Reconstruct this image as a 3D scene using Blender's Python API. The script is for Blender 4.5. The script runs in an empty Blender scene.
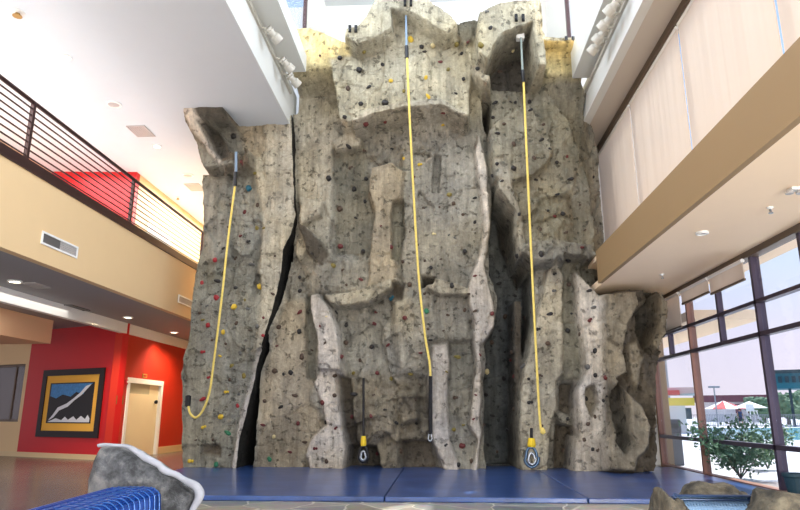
import bpy, bmesh, math, random
import numpy as np
from mathutils import Vector, Matrix, noise as mnoise
from mathutils.bvhtree import BVHTree
random.seed(7)
rng = np.random.RandomState(11)
scene = bpy.context.scene
COL = scene.collection
PI = math.pi

# ------------------------------------------------------------------ camera
F_PX = 640.0
CAM = Vector((0, 0, 1.15))
PITCH = math.radians(14.0)
YAW = math.radians(3.5)
cam_d = bpy.data.cameras.new('camera'); cam = bpy.data.objects.new('camera', cam_d); COL.objects.link(cam)
cam.location = CAM
cam.rotation_euler = (PI/2 + PITCH, 0, YAW)
cam_d.sensor_width = 36; cam_d.lens = F_PX/800*36
cam_d.clip_end = 1000
scene.camera = cam
RM = cam.rotation_euler.to_matrix()
def ray(px, py):
    return RM @ Vector(((px-400)/F_PX, -(py-255)/F_PX, -1))
def atY(px, py, Y): d = ray(px, py); return CAM + d*(Y/d.y)
def atX(px, py, X): d = ray(px, py); return CAM + d*(X/d.x)
def atZ(px, py, z): d = ray(px, py); return CAM + d*((z-CAM.z)/d.z)

# ------------------------------------------------------------------ materials
MATS = {}
def lin(c):
    return tuple(((v/255)/12.92 if v/255 <= .04045 else ((v/255+.055)/1.055)**2.4) for v in c)
def newmat(name):
    m = bpy.data.materials.new(name); m.use_nodes = True
    nt = m.node_tree
    b = nt.nodes['Principled BSDF']
    MATS[name] = m
    return m, nt, b
def N(nt, t, **kw):
    n = nt.nodes.new(t)
    for k, v in kw.items():
        if k in n.inputs.keys(): n.inputs[k].default_value = v
        else: setattr(n, k, v)
    return n
def plain(name, rgb, rough=.6, metal=0, var=.06, scale=3, bump=0.0, bscale=40, spec=.5, emit=0):
    m, nt, b = newmat(name)
    c = lin(rgb)
    tc = N(nt, 'ShaderNodeTexCoord')
    no = N(nt, 'ShaderNodeTexNoise', Scale=scale, Detail=4)
    nt.links.new(tc.outputs['Object'], no.inputs['Vector'])
    mx = N(nt, 'ShaderNodeMix', data_type='RGBA')
    mx.inputs[6].default_value = tuple(v*(1-var) for v in c)+(1,)
    mx.inputs[7].default_value = tuple(min(1, v*(1+var)) for v in c)+(1,)
    nt.links.new(no.outputs['Fac'], mx.inputs[0])
    nt.links.new(mx.outputs[2], b.inputs['Base Color'])
    b.inputs['Roughness'].default_value = rough
    b.inputs['Metallic'].default_value = metal
    b.inputs['Specular IOR Level'].default_value = spec
    if bump:
        n2 = N(nt, 'ShaderNodeTexNoise', Scale=bscale, Detail=5)
        nt.links.new(tc.outputs['Object'], n2.inputs['Vector'])
        bp = N(nt, 'ShaderNodeBump', Strength=bump, Distance=.01)
        nt.links.new(n2.outputs['Fac'], bp.inputs['Height'])
        nt.links.new(bp.outputs[0], b.inputs['Normal'])
    if emit:
        b.inputs['Emission Color'].default_value = c+(1,)
        b.inputs['Emission Strength'].default_value = emit
    return m
M = MATS
plain('white_ceiling', (206, 212, 216), .8, var=.015)
plain('white_wall', (236, 234, 228), .8, var=.02)
plain('beam_white', (216, 217, 211), .7, var=.02)
plain('beige_wall', (228, 196, 148), .7, var=.02)
plain('tan_fascia', (150, 122, 84), .7, var=.02)
plain('peach_soffit', (250, 222, 186), .75, var=.02)
plain('peach_wall', (232, 190, 150), .7, var=.02)
plain('grey_soffit', (150, 150, 152), .7, var=.02)
plain('red_wall', (196, 16, 22), .55, var=.05)
plain('orange_red_wall', (190, 36, 8), .55, var=.05)
plain('baseboard_cream', (222, 196, 150), .6)
plain('brown_metal', (60, 36, 34), .45, .3, var=.1)
plain('brown_trim', (92, 76, 60), .5, var=.06)
plain('window_metal', (74, 64, 78), .4, .5, var=.06)
plain('window_metal_brown', (132, 92, 78), .45, .2, var=.06)
plain('blind_fabric', (214, 198, 180), .85, var=.03, scale=1)
plain('white_paint', (240, 238, 232), .5, var=.02)
plain('grille_grey', (176, 172, 168), .5, var=.05)
plain('grille_dark', (96, 92, 88), .5, var=.05)
plain('lamp_glow', (255, 246, 220), .5, emit=6)
plain('brass_sprinkler', (150, 118, 60), .35, .7)
plain('black_wood', (24, 10, 12), .6, var=.1)
plain('yellow_mount', (236, 178, 70), .8, var=.04)
plain('print_black', (20, 20, 24), .6)
plain('print_blue', (60, 130, 190), .6, var=.5, scale=18)
plain('print_white', (220, 224, 232), .6)
plain('cream_door', (226, 210, 172), .5, var=.03)
plain('door_dark', (178, 170, 140), .5, var=.03)  # darker cream of the panel above the door leaf
plain('black_metal', (22, 22, 24), .4, .3)
plain('steel', (150, 155, 160), .3, .9)
plain('sign_olive', (120, 104, 40), .5)
plain('sign_gold', (190, 150, 70), .5)
plain('alarm_red', (180, 30, 40), .4)
plain('rope_yellow', (226, 200, 104), .75, var=.25, scale=25)
plain('webbing_blue', (120, 140, 160), .7)
plain('webbing_grey', (130, 140, 132), .7)
plain('sleeve_yellow', (226, 190, 30), .6)
plain('carabiner_blue', (74, 96, 118), .3, .6)
plain('bench_blue', (16, 66, 150), .28, .1, var=.25, scale=8)
plain('bench_wire', (150, 180, 206), .35, .3)
plain('bench_blue_pale', (46, 96, 158), .35, .2, var=.1)
plain('boulder_grey', (88, 86, 84), .75, var=.8, scale=9, bump=.9, bscale=14)
plain('bench_navy', (30, 52, 84), .35, .2)
plain('boulder_pale', (156, 156, 160), .8, var=.35, scale=14, bump=.5, bscale=20)
plain('boulder_brown', (80, 74, 62), .8, var=.7, scale=6, bump=.9, bscale=12)
plain('lamp_body', (186, 181, 168), .4, var=.04)
plain('carpet_pale', (206, 206, 208), .9, var=.05)
plain('deck', (206, 204, 206), .7, var=.06, scale=.4)
plain('leaf', (78, 112, 84), .5, var=.4, scale=5)
plain('leaf_pale', (112, 140, 90), .5, var=.3, scale=5)
plain('tree_far', (96, 122, 92), .8, var=.3, scale=1)
plain('bark', (90, 74, 60), .8, var=.2)
plain('planter_gravel', (150, 140, 134), .9, var=.3, scale=20)
plain('awning_red', (196, 60, 62), .7)
plain('roof_maroon', (110, 62, 72), .7, var=.1)
plain('canopy_pink', (212, 176, 172), .7)
plain('banner_yellow', (226, 190, 60), .7)
plain('teal_paint', (26, 104, 118), .6, var=.1)
plain('teal_dark', (20, 52, 62), .6, var=.1)
plain('pale_building', (232, 226, 222), .8, var=.06)
plain('skin', (190, 140, 112), .6)
plain('shirt_blue', (40, 56, 96), .7)
plain('hair_dark', (44, 34, 28), .7)
plain('shorts_dark', (30, 40, 56), .7)
plain('bin_grey', (80, 84, 94), .6, var=.08)
plain('bin_dark', (62, 68, 82), .6, var=.08)
plain('fence_metal', (150, 152, 156), .5, .4)
for nm, rgb in (('hold_black', (34, 30, 28)), ('hold_brown', (76, 58, 44)), ('hold_maroon', (96, 36, 34)), ('hold_red', (150, 34, 40)),
                ('hold_yellow', (206, 172, 50)), ('hold_olive', (118, 104, 44)), ('hold_teal', (20, 86, 104)), ('hold_green', (44, 112, 76)),
                ('hold_cream', (208, 190, 140)), ('hold_grey', (92, 90, 86))):
    plain(nm, rgb, .55, var=.25, scale=20, bump=.3, bscale=60)

def mottle(name, c0, c1, c2, scale, bump=1.0):
    m, nt, b = newmat(name)
    tc = N(nt, 'ShaderNodeTexCoord')
    no = N(nt, 'ShaderNodeTexNoise', Scale=scale, Detail=7, Roughness=.68); nt.links.new(tc.outputs['Object'], no.inputs['Vector'])
    cr = N(nt, 'ShaderNodeValToRGB'); nt.links.new(no.outputs['Fac'], cr.inputs[0])
    e = cr.color_ramp.elements; e[0].position = .38; e[0].color = lin(c0)+(1,); e[1].position = .64; e[1].color = lin(c2)+(1,)
    q = e.new(.5); q.color = lin(c1)+(1,)
    nt.links.new(cr.outputs[0], b.inputs['Base Color']); b.inputs['Roughness'].default_value = .75
    bp = N(nt, 'ShaderNodeBump', Strength=bump, Distance=.03); nt.links.new(no.outputs['Fac'], bp.inputs['Height']); nt.links.new(bp.outputs[0], b.inputs['Normal'])
mottle('boulder_grey', (42, 42, 42), (88, 88, 88), (138, 134, 128), 6)
mottle('boulder_brown', (44, 40, 32), (84, 76, 60), (124, 114, 92), 7)
plain('ceiling_warm', (196, 186, 172), .7, var=.02)
def glassmat(name, tint=(1, 1, 1), refl=.08):
    m, nt, b = newmat(name)
    nt.nodes.remove(b)
    out = nt.nodes['Material Output']
    tr = N(nt, 'ShaderNodeBsdfTransparent'); tr.inputs[0].default_value = tint+(1,)
    gl = N(nt, 'ShaderNodeBsdfGlossy', Roughness=.02)
    lw = N(nt, 'ShaderNodeLayerWeight', Blend=.5)
    fr = N(nt, 'ShaderNodeMath', operation='POWER'); fr.inputs[1].default_value = 4.0
    nt.links.new(lw.outputs['Facing'], fr.inputs[0])
    f2 = N(nt, 'ShaderNodeMath', operation='MULTIPLY_ADD'); f2.inputs[1].default_value = .45; f2.inputs[2].default_value = .03
    nt.links.new(fr.outputs[0], f2.inputs[0]); fr = f2
    mx = N(nt, 'ShaderNodeMixShader')
    nt.links.new(fr.outputs[0], mx.inputs[0]); nt.links.new(tr.outputs[0], mx.inputs[1]); nt.links.new(gl.outputs[0], mx.inputs[2])
    nt.links.new(mx.outputs[0], out.inputs['Surface'])
    return m
glassmat('glass', (.93, .96, 1.0))

def blindmat():
    m, nt, b = newmat('blind')
    out = nt.nodes['Material Output']
    c = lin((226, 214, 200))+(1,)
    b.inputs['Base Color'].default_value = c; b.inputs['Roughness'].default_value = .9
    tc = N(nt, 'ShaderNodeTexCoord'); w = N(nt, 'ShaderNodeTexNoise', Scale=1.0, Detail=2)
    mp = N(nt, 'ShaderNodeMapping'); mp.inputs['Scale'].default_value = (1, 2.5, .12)
    nt.links.new(tc.outputs['Object'], mp.inputs[0]); nt.links.new(mp.outputs[0], w.inputs['Vector'])
    bp = N(nt, 'ShaderNodeBump', Strength=.5, Distance=.2); nt.links.new(w.outputs['Fac'], bp.inputs['Height']); nt.links.new(bp.outputs[0], b.inputs['Normal'])
    tl = N(nt, 'ShaderNodeBsdfTranslucent'); tl.inputs[0].default_value = lin((240, 228, 214))+(1,)
    mx = N(nt, 'ShaderNodeMixShader'); mx.inputs[0].default_value = .5
    nt.links.new(b.outputs[0], mx.inputs[1]); nt.links.new(tl.outputs[0], mx.inputs[2]); nt.links.new(mx.outputs[0], out.inputs['Surface'])
blindmat()

def matmat():
    m, nt, b = newmat('mat_vinyl')
    tc = N(nt, 'ShaderNodeTexCoord')
    no = N(nt, 'ShaderNodeTexNoise', Scale=1.6, Detail=6, Roughness=.65); nt.links.new(tc.outputs['Object'], no.inputs['Vector'])
    cr = N(nt, 'ShaderNodeValToRGB'); nt.links.new(no.outputs['Fac'], cr.inputs[0])
    cr.color_ramp.elements[0].position = .3; cr.color_ramp.elements[0].color = lin((26, 56, 110))+(1,)
    cr.color_ramp.elements[1].position = .72; cr.color_ramp.elements[1].color = lin((52, 90, 156))+(1,)
    nt.links.new(cr.outputs[0], b.inputs['Base Color'])
    b.inputs['Roughness'].default_value = .3; b.inputs['Coat Weight'].default_value = .5; b.inputs['Coat Roughness'].default_value = .2; b.inputs['Coat IOR'].default_value = 1.7
    n2 = N(nt, 'ShaderNodeTexNoise', Scale=12, Detail=3); nt.links.new(tc.outputs['Object'], n2.inputs['Vector'])
    bp = N(nt, 'ShaderNodeBump', Strength=.15, Distance=.02); nt.links.new(n2.outputs['Fac'], bp.inputs['Height']); nt.links.new(bp.outputs[0], b.inputs['Normal'])
matmat()

def slatemat():
    m, nt, b = newmat('flagstone')
    tc = N(nt, 'ShaderNodeTexCoord')
    wn = N(nt, 'ShaderNodeTexNoise', Scale=1.3, Detail=2); nt.links.new(tc.outputs['Object'], wn.inputs['Vector'])
    add = N(nt, 'ShaderNodeVectorMath', operation='MULTIPLY_ADD'); add.inputs[1].default_value = (.35, .35, 0)
    nt.links.new(wn.outputs['Color'], add.inputs[0]); nt.links.new(tc.outputs['Object'], add.inputs[2])
    v1 = N(nt, 'ShaderNodeTexVoronoi', feature='F1', Scale=1.7); v2 = N(nt, 'ShaderNodeTexVoronoi', feature='DISTANCE_TO_EDGE', Scale=1.7)
    nt.links.new(add.outputs[0], v1.inputs['Vector']); nt.links.new(add.outputs[0], v2.inputs['Vector'])
    sp = N(nt, 'ShaderNodeSeparateColor'); nt.links.new(v1.outputs['Color'], sp.inputs[0])
    cr = N(nt, 'ShaderNodeValToRGB'); nt.links.new(sp.outputs[0], cr.inputs[0])
    e = cr.color_ramp.elements
    e[0].position = 0; e[0].color = lin((96, 100, 104))+(1,)
    e[1].position = 1; e[1].color = lin((172, 160, 142))+(1,)
    for p, c in ((.3, (126, 128, 122)), (.55, (150, 138, 118)), (.8, (112, 110, 112))):
        q = cr.color_ramp.elements.new(p); q.color = lin(c)+(1,)
    n2 = N(nt, 'ShaderNodeTexNoise', Scale=7, Detail=6); nt.links.new(tc.outputs['Object'], n2.inputs['Vector'])
    mx = N(nt, 'ShaderNodeMix', data_type='RGBA', blend_type='OVERLAY'); mx.inputs[0].default_value = .55
    nt.links.new(cr.outputs[0], mx.inputs[6]); nt.links.new(n2.outputs['Color'], mx.inputs[7])
    st = N(nt, 'ShaderNodeMapRange'); st.inputs[1].default_value = .012; st.inputs[2].default_value = .03
    nt.links.new(v2.outputs['Distance'], st.inputs[0])
    m2 = N(nt, 'ShaderNodeMix', data_type='RGBA'); m2.inputs[6].default_value = lin((198, 190, 172))+(1,)
    nt.links.new(st.outputs[0], m2.inputs[0]); nt.links.new(mx.outputs[2], m2.inputs[7])
    nt.links.new(m2.outputs[2], b.inputs['Base Color']); b.inputs['Roughness'].default_value = .42
    bp = N(nt, 'ShaderNodeBump', Strength=.5, Distance=.02); nt.links.new(st.outputs[0], bp.inputs['Height']); nt.links.new(bp.outputs[0], b.inputs['Normal'])
slatemat()
def tilemat():
    m, nt, b = newmat('brown_tile')
    tc = N(nt, 'ShaderNodeTexCoord')
    br = N(nt, 'ShaderNodeTexBrick', Scale=1.0); br.offset = 0
    br.inputs['Color1'].default_value = lin((112, 98, 94))+(1,); br.inputs['Color2'].default_value = lin((94, 84, 82))+(1,)
    br.inputs['Mortar'].default_value = lin((82, 70, 68))+(1,)
    br.inputs['Brick Width'].default_value = .6; br.inputs['Row Height'].default_value = .6; br.inputs['Mortar Size'].default_value = .006
    nt.links.new(tc.outputs['Object'], br.inputs['Vector'])
    nt.links.new(br.outputs['Color'], b.inputs['Base Color']); b.inputs['Roughness'].default_value = .25
tilemat()
def watermat():
    m, nt, b = newmat('pool_water')
    b.inputs['Base Color'].default_value = lin((96, 176, 190))+(1,); b.inputs['Roughness'].default_value = .12
    tc = N(nt, 'ShaderNodeTexCoord'); no = N(nt, 'ShaderNodeTexNoise', Scale=.8, Detail=3); nt.links.new(tc.outputs['Object'], no.inputs['Vector'])
    bp = N(nt, 'ShaderNodeBump', Strength=.3, Distance=.2); nt.links.new(no.outputs['Fac'], bp.inputs['Height']); nt.links.new(bp.outputs[0], b.inputs['Normal'])
watermat()
def rockmat():
    m, nt, b = newmat('sculpted_concrete')
    at = N(nt, 'ShaderNodeAttribute', attribute_name='Col')
    tc = N(nt, 'ShaderNodeTexCoord')
    # blotches
    n1 = N(nt, 'ShaderNodeTexNoise', Scale=1.1, Detail=8, Roughness=.7); nt.links.new(tc.outputs['Object'], n1.inputs['Vector'])
    r1 = N(nt, 'ShaderNodeMapRange'); r1.inputs[1].default_value = .3; r1.inputs[2].default_value = .7; r1.inputs[3].default_value = .55; r1.inputs[4].default_value = 1.28
    nt.links.new(n1.outputs['Fac'], r1.inputs[0])
    # vertical drip stains
    mp = N(nt, 'ShaderNodeMapping'); mp.inputs['Scale'].default_value = (5.5, 2, .55)
    nt.links.new(tc.outputs['Object'], mp.inputs[0])
    n2 = N(nt, 'ShaderNodeTexNoise', Scale=1.4, Detail=7, Roughness=.7); nt.links.new(mp.outputs[0], n2.inputs['Vector'])
    r2 = N(nt, 'ShaderNodeMapRange'); r2.inputs[1].default_value = .36; r2.inputs[2].default_value = .62; r2.inputs[3].default_value = .72; r2.inputs[4].default_value = 1.12
    nt.links.new(n2.outputs['Fac'], r2.inputs[0])
    # fine grit
    n3 = N(nt, 'ShaderNodeTexNoise', Scale=16, Detail=6, Roughness=.75); nt.links.new(tc.outputs['Object'], n3.inputs['Vector'])
    r3 = N(nt, 'ShaderNodeMapRange'); r3.inputs[1].default_value = .3; r3.inputs[2].default_value = .7; r3.inputs[3].default_value = .78; r3.inputs[4].default_value = 1.18
    nt.links.new(n3.outputs['Fac'], r3.inputs[0])
    # hairline cracks and dark pocks
    wv = N(nt, 'ShaderNodeVectorMath', operation='MULTIPLY_ADD'); wv.inputs[1].default_value = (.6, .6, .6)
    n4 = N(nt, 'ShaderNodeTexNoise', Scale=1.7, Detail=4); nt.links.new(tc.outputs['Object'], n4.inputs['Vector'])
    nt.links.new(n4.outputs['Color'], wv.inputs[0]); nt.links.new(tc.outputs['Object'], wv.inputs[2])
    vo = N(nt, 'ShaderNodeTexVoronoi', feature='DISTANCE_TO_EDGE', Scale=1.25); nt.links.new(wv.outputs[0], vo.inputs['Vector'])
    rc = N(nt, 'ShaderNodeMapRange'); rc.inputs[1].default_value = .0; rc.inputs[2].default_value = .02; rc.inputs[3].default_value = 0.0; rc.inputs[4].default_value = 1
    nt.links.new(vo.outputs['Distance'], rc.inputs[0])
    n5 = N(nt, 'ShaderNodeTexNoise', Scale=.9, Detail=2); nt.links.new(tc.outputs['Object'], n5.inputs['Vector'])
    r5 = N(nt, 'ShaderNodeMapRange'); r5.inputs[1].default_value = .5; r5.inputs[2].default_value = .56; nt.links.new(n5.outputs['Fac'], r5.inputs[0])
    mxc = N(nt, 'ShaderNodeMath', operation='MAXIMUM'); nt.links.new(rc.outputs[0], mxc.inputs[0]); 
    inv = N(nt, 'ShaderNodeMath', operation='SUBTRACT'); inv.inputs[0].default_value = 1; nt.links.new(r5.outputs[0], inv.inputs[1]); nt.links.new(inv.outputs[0], mxc.inputs[1])
    cf = N(nt, 'ShaderNodeMapRange'); cf.inputs[3].default_value = .8; cf.inputs[4].default_value = 1; nt.links.new(mxc.outputs[0], cf.inputs[0])
    pk = N(nt, 'ShaderNodeTexNoise', Scale=7, Detail=3, Roughness=.6); nt.links.new(tc.outputs['Object'], pk.inputs['Vector'])
    rp = N(nt, 'ShaderNodeMapRange'); rp.inputs[1].default_value = .34; rp.inputs[2].default_value = .42; rp.inputs[3].default_value = .5; rp.inputs[4].default_value = 1
    nt.links.new(pk.outputs['Fac'], rp.inputs[0])
    cur = None
    for r in (r1, r2, r3, cf, rp):
        if cur is None: cur = r.outputs[0]; continue
        mm = N(nt, 'ShaderNodeMath', operation='MULTIPLY'); nt.links.new(cur, mm.inputs[0]); nt.links.new(r.outputs[0], mm.inputs[1]); cur = mm.outputs[0]
    vm = N(nt, 'ShaderNodeVectorMath', operation='SCALE'); nt.links.new(at.outputs['Color'], vm.inputs[0]); nt.links.new(cur, vm.inputs['Scale'])
    nt.links.new(vm.outputs[0], b.inputs['Base Color'])
    b.inputs['Roughness'].default_value = .85; b.inputs['Specular IOR Level'].default_value = .25
    hm = N(nt, 'ShaderNodeMath', operation='MULTIPLY'); nt.links.new(cf.outputs[0], hm.inputs[0]); nt.links.new(rp.outputs[0], hm.inputs[1])
    ha = N(nt, 'ShaderNodeMath', operation='MULTIPLY_ADD'); ha.inputs[1].default_value = .9
    nt.links.new(n3.outputs['Fac'], ha.inputs[0]); nt.links.new(hm.outputs[0], ha.inputs[2])
    bp = N(nt, 'ShaderNodeBump', Strength=.9, Distance=.07); nt.links.new(ha.outputs[0], bp.inputs['Height']); nt.links.new(bp.outputs[0], b.inputs['Normal'])
rockmat()

# ------------------------------------------------------------------ mesh builder
class MB:
    def __init__(s): s.v = []; s.f = []
    def add(s, vs, fs):
        o = len(s.v); s.v += [tuple(v) for v in vs]; s.f += [tuple(i+o for i in f) for f in fs]; return s
    def box(s, x0, x1, y0, y1, z0, z1):
        vs = [(x, y, z) for z in (z0, z1) for y in (y0, y1) for x in (x0, x1)]
        return s.add(vs, [(0, 2, 3, 1), (4, 5, 7, 6), (0, 1, 5, 4), (2, 6, 7, 3), (0, 4, 6, 2), (1, 3, 7, 5)])
    def prism(s, pts, d):   # pts 3D polygon, extruded by vector d
        n = len(pts); d = Vector(d)
        a = [Vector(p) for p in pts]
        return s.add(a+[p+d for p in a], [tuple(range(n)), tuple(range(2*n-1, n-1, -1))]+[(i, i+n, (i+1) % n+n, (i+1) % n) for i in range(n)])
    def tube(s, pts, r, n=8, cap=True):
        pts = [Vector(p) for p in pts]; rs = r if isinstance(r, (list, tuple)) else [r]*len(pts)
        rings = []; up = None
        for i, p in enumerate(pts):
            t = (pts[min(i+1, len(pts)-1)]-pts[max(i-1, 0)]).normalized()
            if up is None: up = Vector((0, 0, 1)) if abs(t.z) < .9 else Vector((1, 0, 0))
            a = t.cross(up).normalized(); b = t.cross(a).normalized(); up = -b if (-b).dot(up) > 0 else b
            a = t.cross(up).normalized(); b = t.cross(a)
            rings.append([p+(a*math.cos(k*2*PI/n)+b*math.sin(k*2*PI/n))*rs[i] for k in range(n)])
        vs = [q for rg in rings for q in rg]; fs = []
        for i in range(len(pts)-1):
            for k in range(n):
                fs.append((i*n+k, i*n+(k+1) % n, (i+1)*n+(k+1) % n, (i+1)*n+k))
        if cap: fs += [tuple(range(n-1, -1, -1)), tuple((len(pts)-1)*n+k for k in range(n))]
        return s.add(vs, fs)
    def lathe(s, prof, c, n=24, axis='z'):   # prof: (r, h)
        vs = []; fs = []
        for r, h in prof:
            for k in range(n):
                a = k*2*PI/n; vs.append((r*math.cos(a), r*math.sin(a), h))
        for i in range(len(prof)-1):
            for k in range(n): fs.append((i*n+k, i*n+(k+1) % n, (i+1)*n+(k+1) % n, (i+1)*n+k))
        fs += [tuple(range(n-1, -1, -1)), tuple((len(prof)-1)*n+k for k in range(n))]
        c = Vector(c)
        if axis == 'z': vs = [Vector(v)+c for v in vs]
        elif axis == 'x': vs = [Vector((v[2], v[0], v[1]))+c for v in vs]
        elif axis == 'y': vs = [Vector((v[0], v[2], v[1]))+c for v in vs]
        else:
            q = Vector((0, 0, 1)).rotation_difference(Vector(axis)); vs = [q @ Vector(v)+c for v in vs]
        return s.add(vs, fs)
    def lump(s, c, size, amp=.25, sub=2, freq=1.5, seed=0, squash=None):
        bm = bmesh.new(); bmesh.ops.create_icosphere(bm, subdivisions=sub, radius=1)
        vs = []
        for v in bm.verts:
            p = v.co.copy(); k = 1+amp*mnoise.noise(p*freq+Vector((seed*7.3, seed*3.1, seed)))*2
            vs.append((c[0]+p.x*size[0]*k, c[1]+p.y*size[1]*k, c[2]+p.z*size[2]*k))
        fs = [tuple(v.index for v in f.verts) for f in bm.faces]; bm.free()
        return s.add(vs, fs)
    def build(s, name, mat, parent=None, loc=None, smooth=False, bevel=0):
        me = bpy.data.meshes.new(name); 
        vs = s.v
        if loc is not None:
            L = Vector(loc); vs = [tuple(Vector(v)-L) for v in vs]
        me.from_pydata(vs, [], s.f); me.update()
        bm = bmesh.new(); bm.from_mesh(me); bmesh.ops.recalc_face_normals(bm, faces=bm.faces)
        if bevel: bmesh.ops.bevel(bm, geom=list(bm.edges), offset=bevel, segments=2, affect='EDGES', profile=.5)
        bm.to_mesh(me); bm.free()
        me.materials.append(MATS[mat] if isinstance(mat, str) else mat)
        if smooth:
            for p in me.polygons: p.use_smooth = True
        o = bpy.data.objects.new(name, me); COL.objects.link(o)
        if loc is not None: o.location = loc
        if parent is not None:
            o.parent = parent
            o.matrix_parent_inverse = Matrix.Identity(4)
            if loc is None: o.location = -parent.location
            else: o.location = Vector(loc)-parent.location
        return o
def bx(*a): return MB().box(*a)
def tag(o, label=None, cat=None, group=None, kind=None):
    if label: o['label'] = label
    if cat: o['category'] = cat
    if group: o['group'] = group
    if kind: o['kind'] = kind
    return o
def empty(name, loc, label=None, cat=None, group=None, kind=None):
    o = bpy.data.objects.new(name, None); COL.objects.link(o); o.location = loc; o.empty_display_size = .1
    return tag(o, label, cat, group, kind)
def struct(name, mb, mat, **k):
    return tag(mb.build(name, mat, **k), kind='structure')
def dup(root, loc):
    r = root.copy(); COL.objects.link(r); r.location = loc
    for ch in list(root.children):
        c = ch.copy(); COL.objects.link(c); c.parent = r
        for g in ch.children:
            d = g.copy(); COL.objects.link(d); d.parent = c
    return r
# ------------------------------------------------------------------ room shell
H = 1.15
XG, XS = -6.3, -8.5            # gallery edge, side wall
ZC = 6.6+H; ZF = 3.8+H; ZB = 2.35+H   # side ceiling, gallery floor, fascia bottom
struct('floor', bx(-4.2, 5.07, -4, 15.9, -.2, 0), 'flagstone')
struct('floor_left', bx(-20, -4.2, -4, 24, -.2, 0), 'brown_tile')
# side ceiling left and beams
struct('ceiling_left', bx(-14.0, -3.43, -4, 24, ZC, ZC+.2), 'white_ceiling')
ZBm = 7.27+H
def beam(s, ye):
    m = MB(); xi = 2.91 if s < 0 else 3.05; ZBm = (7.5 if s < 0 else 7.27)+H
    m.prism([(s*3.42, -4, ZC+.003), (s*3.42, -4, ZBm+.1), (s*3.6, -4, ZBm+.1), (s*3.6, -4, ZC+.003)], (0, 18.2, 0))
    m.prism([(s*3.42, -4, ZBm), (s*xi, -4, ZBm), (s*xi, -4, 7.9+H), (s*3.42, -4, 7.9+H)], (0, 4+ye, 0))
    return m
struct('trim_1', beam(-1, 12.85), 'beam_white')
struct('trim_2', beam(1, 13.1), 'beam_white')
struct('ceiling_right', bx(3.6, 4.35, -4, 15.8, ZC, ZC+.2), 'ceiling_warm')
struct('trim_3', bx(4.06, 4.2, -4, 15.8, ZC-.16, ZC), 'brown_trim')
struct('ceiling_high', bx(-3.6, 3.6, -4, 15.9, 11.2+H, 11.4+H), 'white_ceiling')
struct('wall_back', bx(-5.0, 5.2, 15.7, 15.9, 0, 11.2+H), 'white_wall')
struct('wall_upper_right_low', bx(4.2, 4.35, -4, 15.7, 3.2+H, 3.5+H), 'peach_soffit')
# right ledge : face + soffit
struct('trim_4', bx(3.22, 3.3, -4, 12.9, 2.57+H, 3.24+H), 'tan_fascia')
struct('ceiling_soffit_right', bx(3.3, 5.25, -4, 15.7, 2.57+H, 2.7+H), 'peach_soffit')
struct('ceiling_roof_right', bx(3.3, 5.4, -4, 15.7, 3.12+H, 3.22+H), 'peach_soffit')
struct('wall_right_parapet', bx(5.15, 5.4, -4, 15.7, 2.7+H, 3.12+H), 'tan_fascia')

# gallery
struct('wall_gallery_fascia', bx(XG-.15, XG, -4, 23, ZB, ZF-.15), 'beige_wall')
struct('floor_gallery', bx(-14, XG-.15, -4, 23, ZF-.3, ZF), 'carpet_pale')
struct('trim_5', bx(XG-.15, XG+.03, -4, 23, ZF-.15, ZF+.02), 'brown_metal')
struct('ceiling_under_gallery', bx(-20, XG-.62, -4, 24, ZB+.06, ZB+.2), 'grey_soffit')
struct('trim_6', bx(XG-.62, XG-.15, -4, 23, ZB, ZB+.3), 'grey_soffit')
struct('trim_7', bx(XS-.1, XS+.05, -4, 23, 2.13+H, ZB+.06), 'white_paint')
# corner of the red walls
ya = atX(116, 400, XS).y; A = Vector((XS, ya, 0)); q = atZ(20, 455.5, 0); B = Vector((-12.0, atX(24, 400, -12.0).y, 0)); Cc = Vector((-20, 21.4, 0))
dn = (B-A).normalized(); nrm = Vector((-dn.y, dn.x, 0)); nrm = nrm if nrm.y > 0 else -nrm
def wallseg(P, Q, z0, z1, t=.2):
    n = nrm*t
    return MB().prism([P+Vector((0, 0, z0)), Q+Vector((0, 0, z0)), Q+Vector((0, 0, z1)), P+Vector((0, 0, z1))], n)
struct('wall_red', wallseg(A, B, 0, ZB+.1), 'red_wall')
# beige wall with interior window further left
wl = wallseg(B, Cc, 0, .95); 
for P, Q, z0, z1 in ((B, B+dn*.15, .95, 2.6), (B+dn*4, Cc, .95, 2.6), (B, Cc, 2.6, ZB+.1)):
    n = nrm*.2; wl.prism([P+Vector((0, 0, z0)), Q+Vector((0, 0, z0)), Q+Vector((0, 0, z1)), P+Vector((0, 0, z1))], n)
struct('wall_left_far', wl, 'beige_wall')
w3 = empty('window_3', B, kind='structure')
mb = MB()
P0 = B+dn*.15+nrm*.08
def seg(mb, P, Q, z0, z1, t):
    return mb.prism([P+Vector((0, 0, z0)), Q+Vector((0, 0, z0)), Q+Vector((0, 0, z1)), P+Vector((0, 0, z1))], nrm*t)
seg(mb, P0, P0+dn*.08, .95, 2.6, .06); seg(mb, P0+dn*3.77, P0+dn*3.85, .95, 2.6, .06); seg(mb, P0, P0+dn*3.85, .95, 1.02, .06); seg(mb, P0, P0+dn*3.85, 2.53, 2.6, .06)
seg(mb, P0+dn*.5, P0+dn*.56, .95, 2.6, .06); seg(mb, P0+dn*1.8, P0+dn*1.86, .95, 2.6, .06)
mb.build('window_frame', 'brown_trim', w3)
seg(MB(), P0+nrm*.02, P0+nrm*.02+dn*3.85, .95, 2.6, .01).build('pane', 'glass', w3)
struct('wall_room_behind_window', seg(MB(), B+nrm*1.5, Cc+nrm*1.5, 0, ZB, .1), 'brown_trim')
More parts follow.
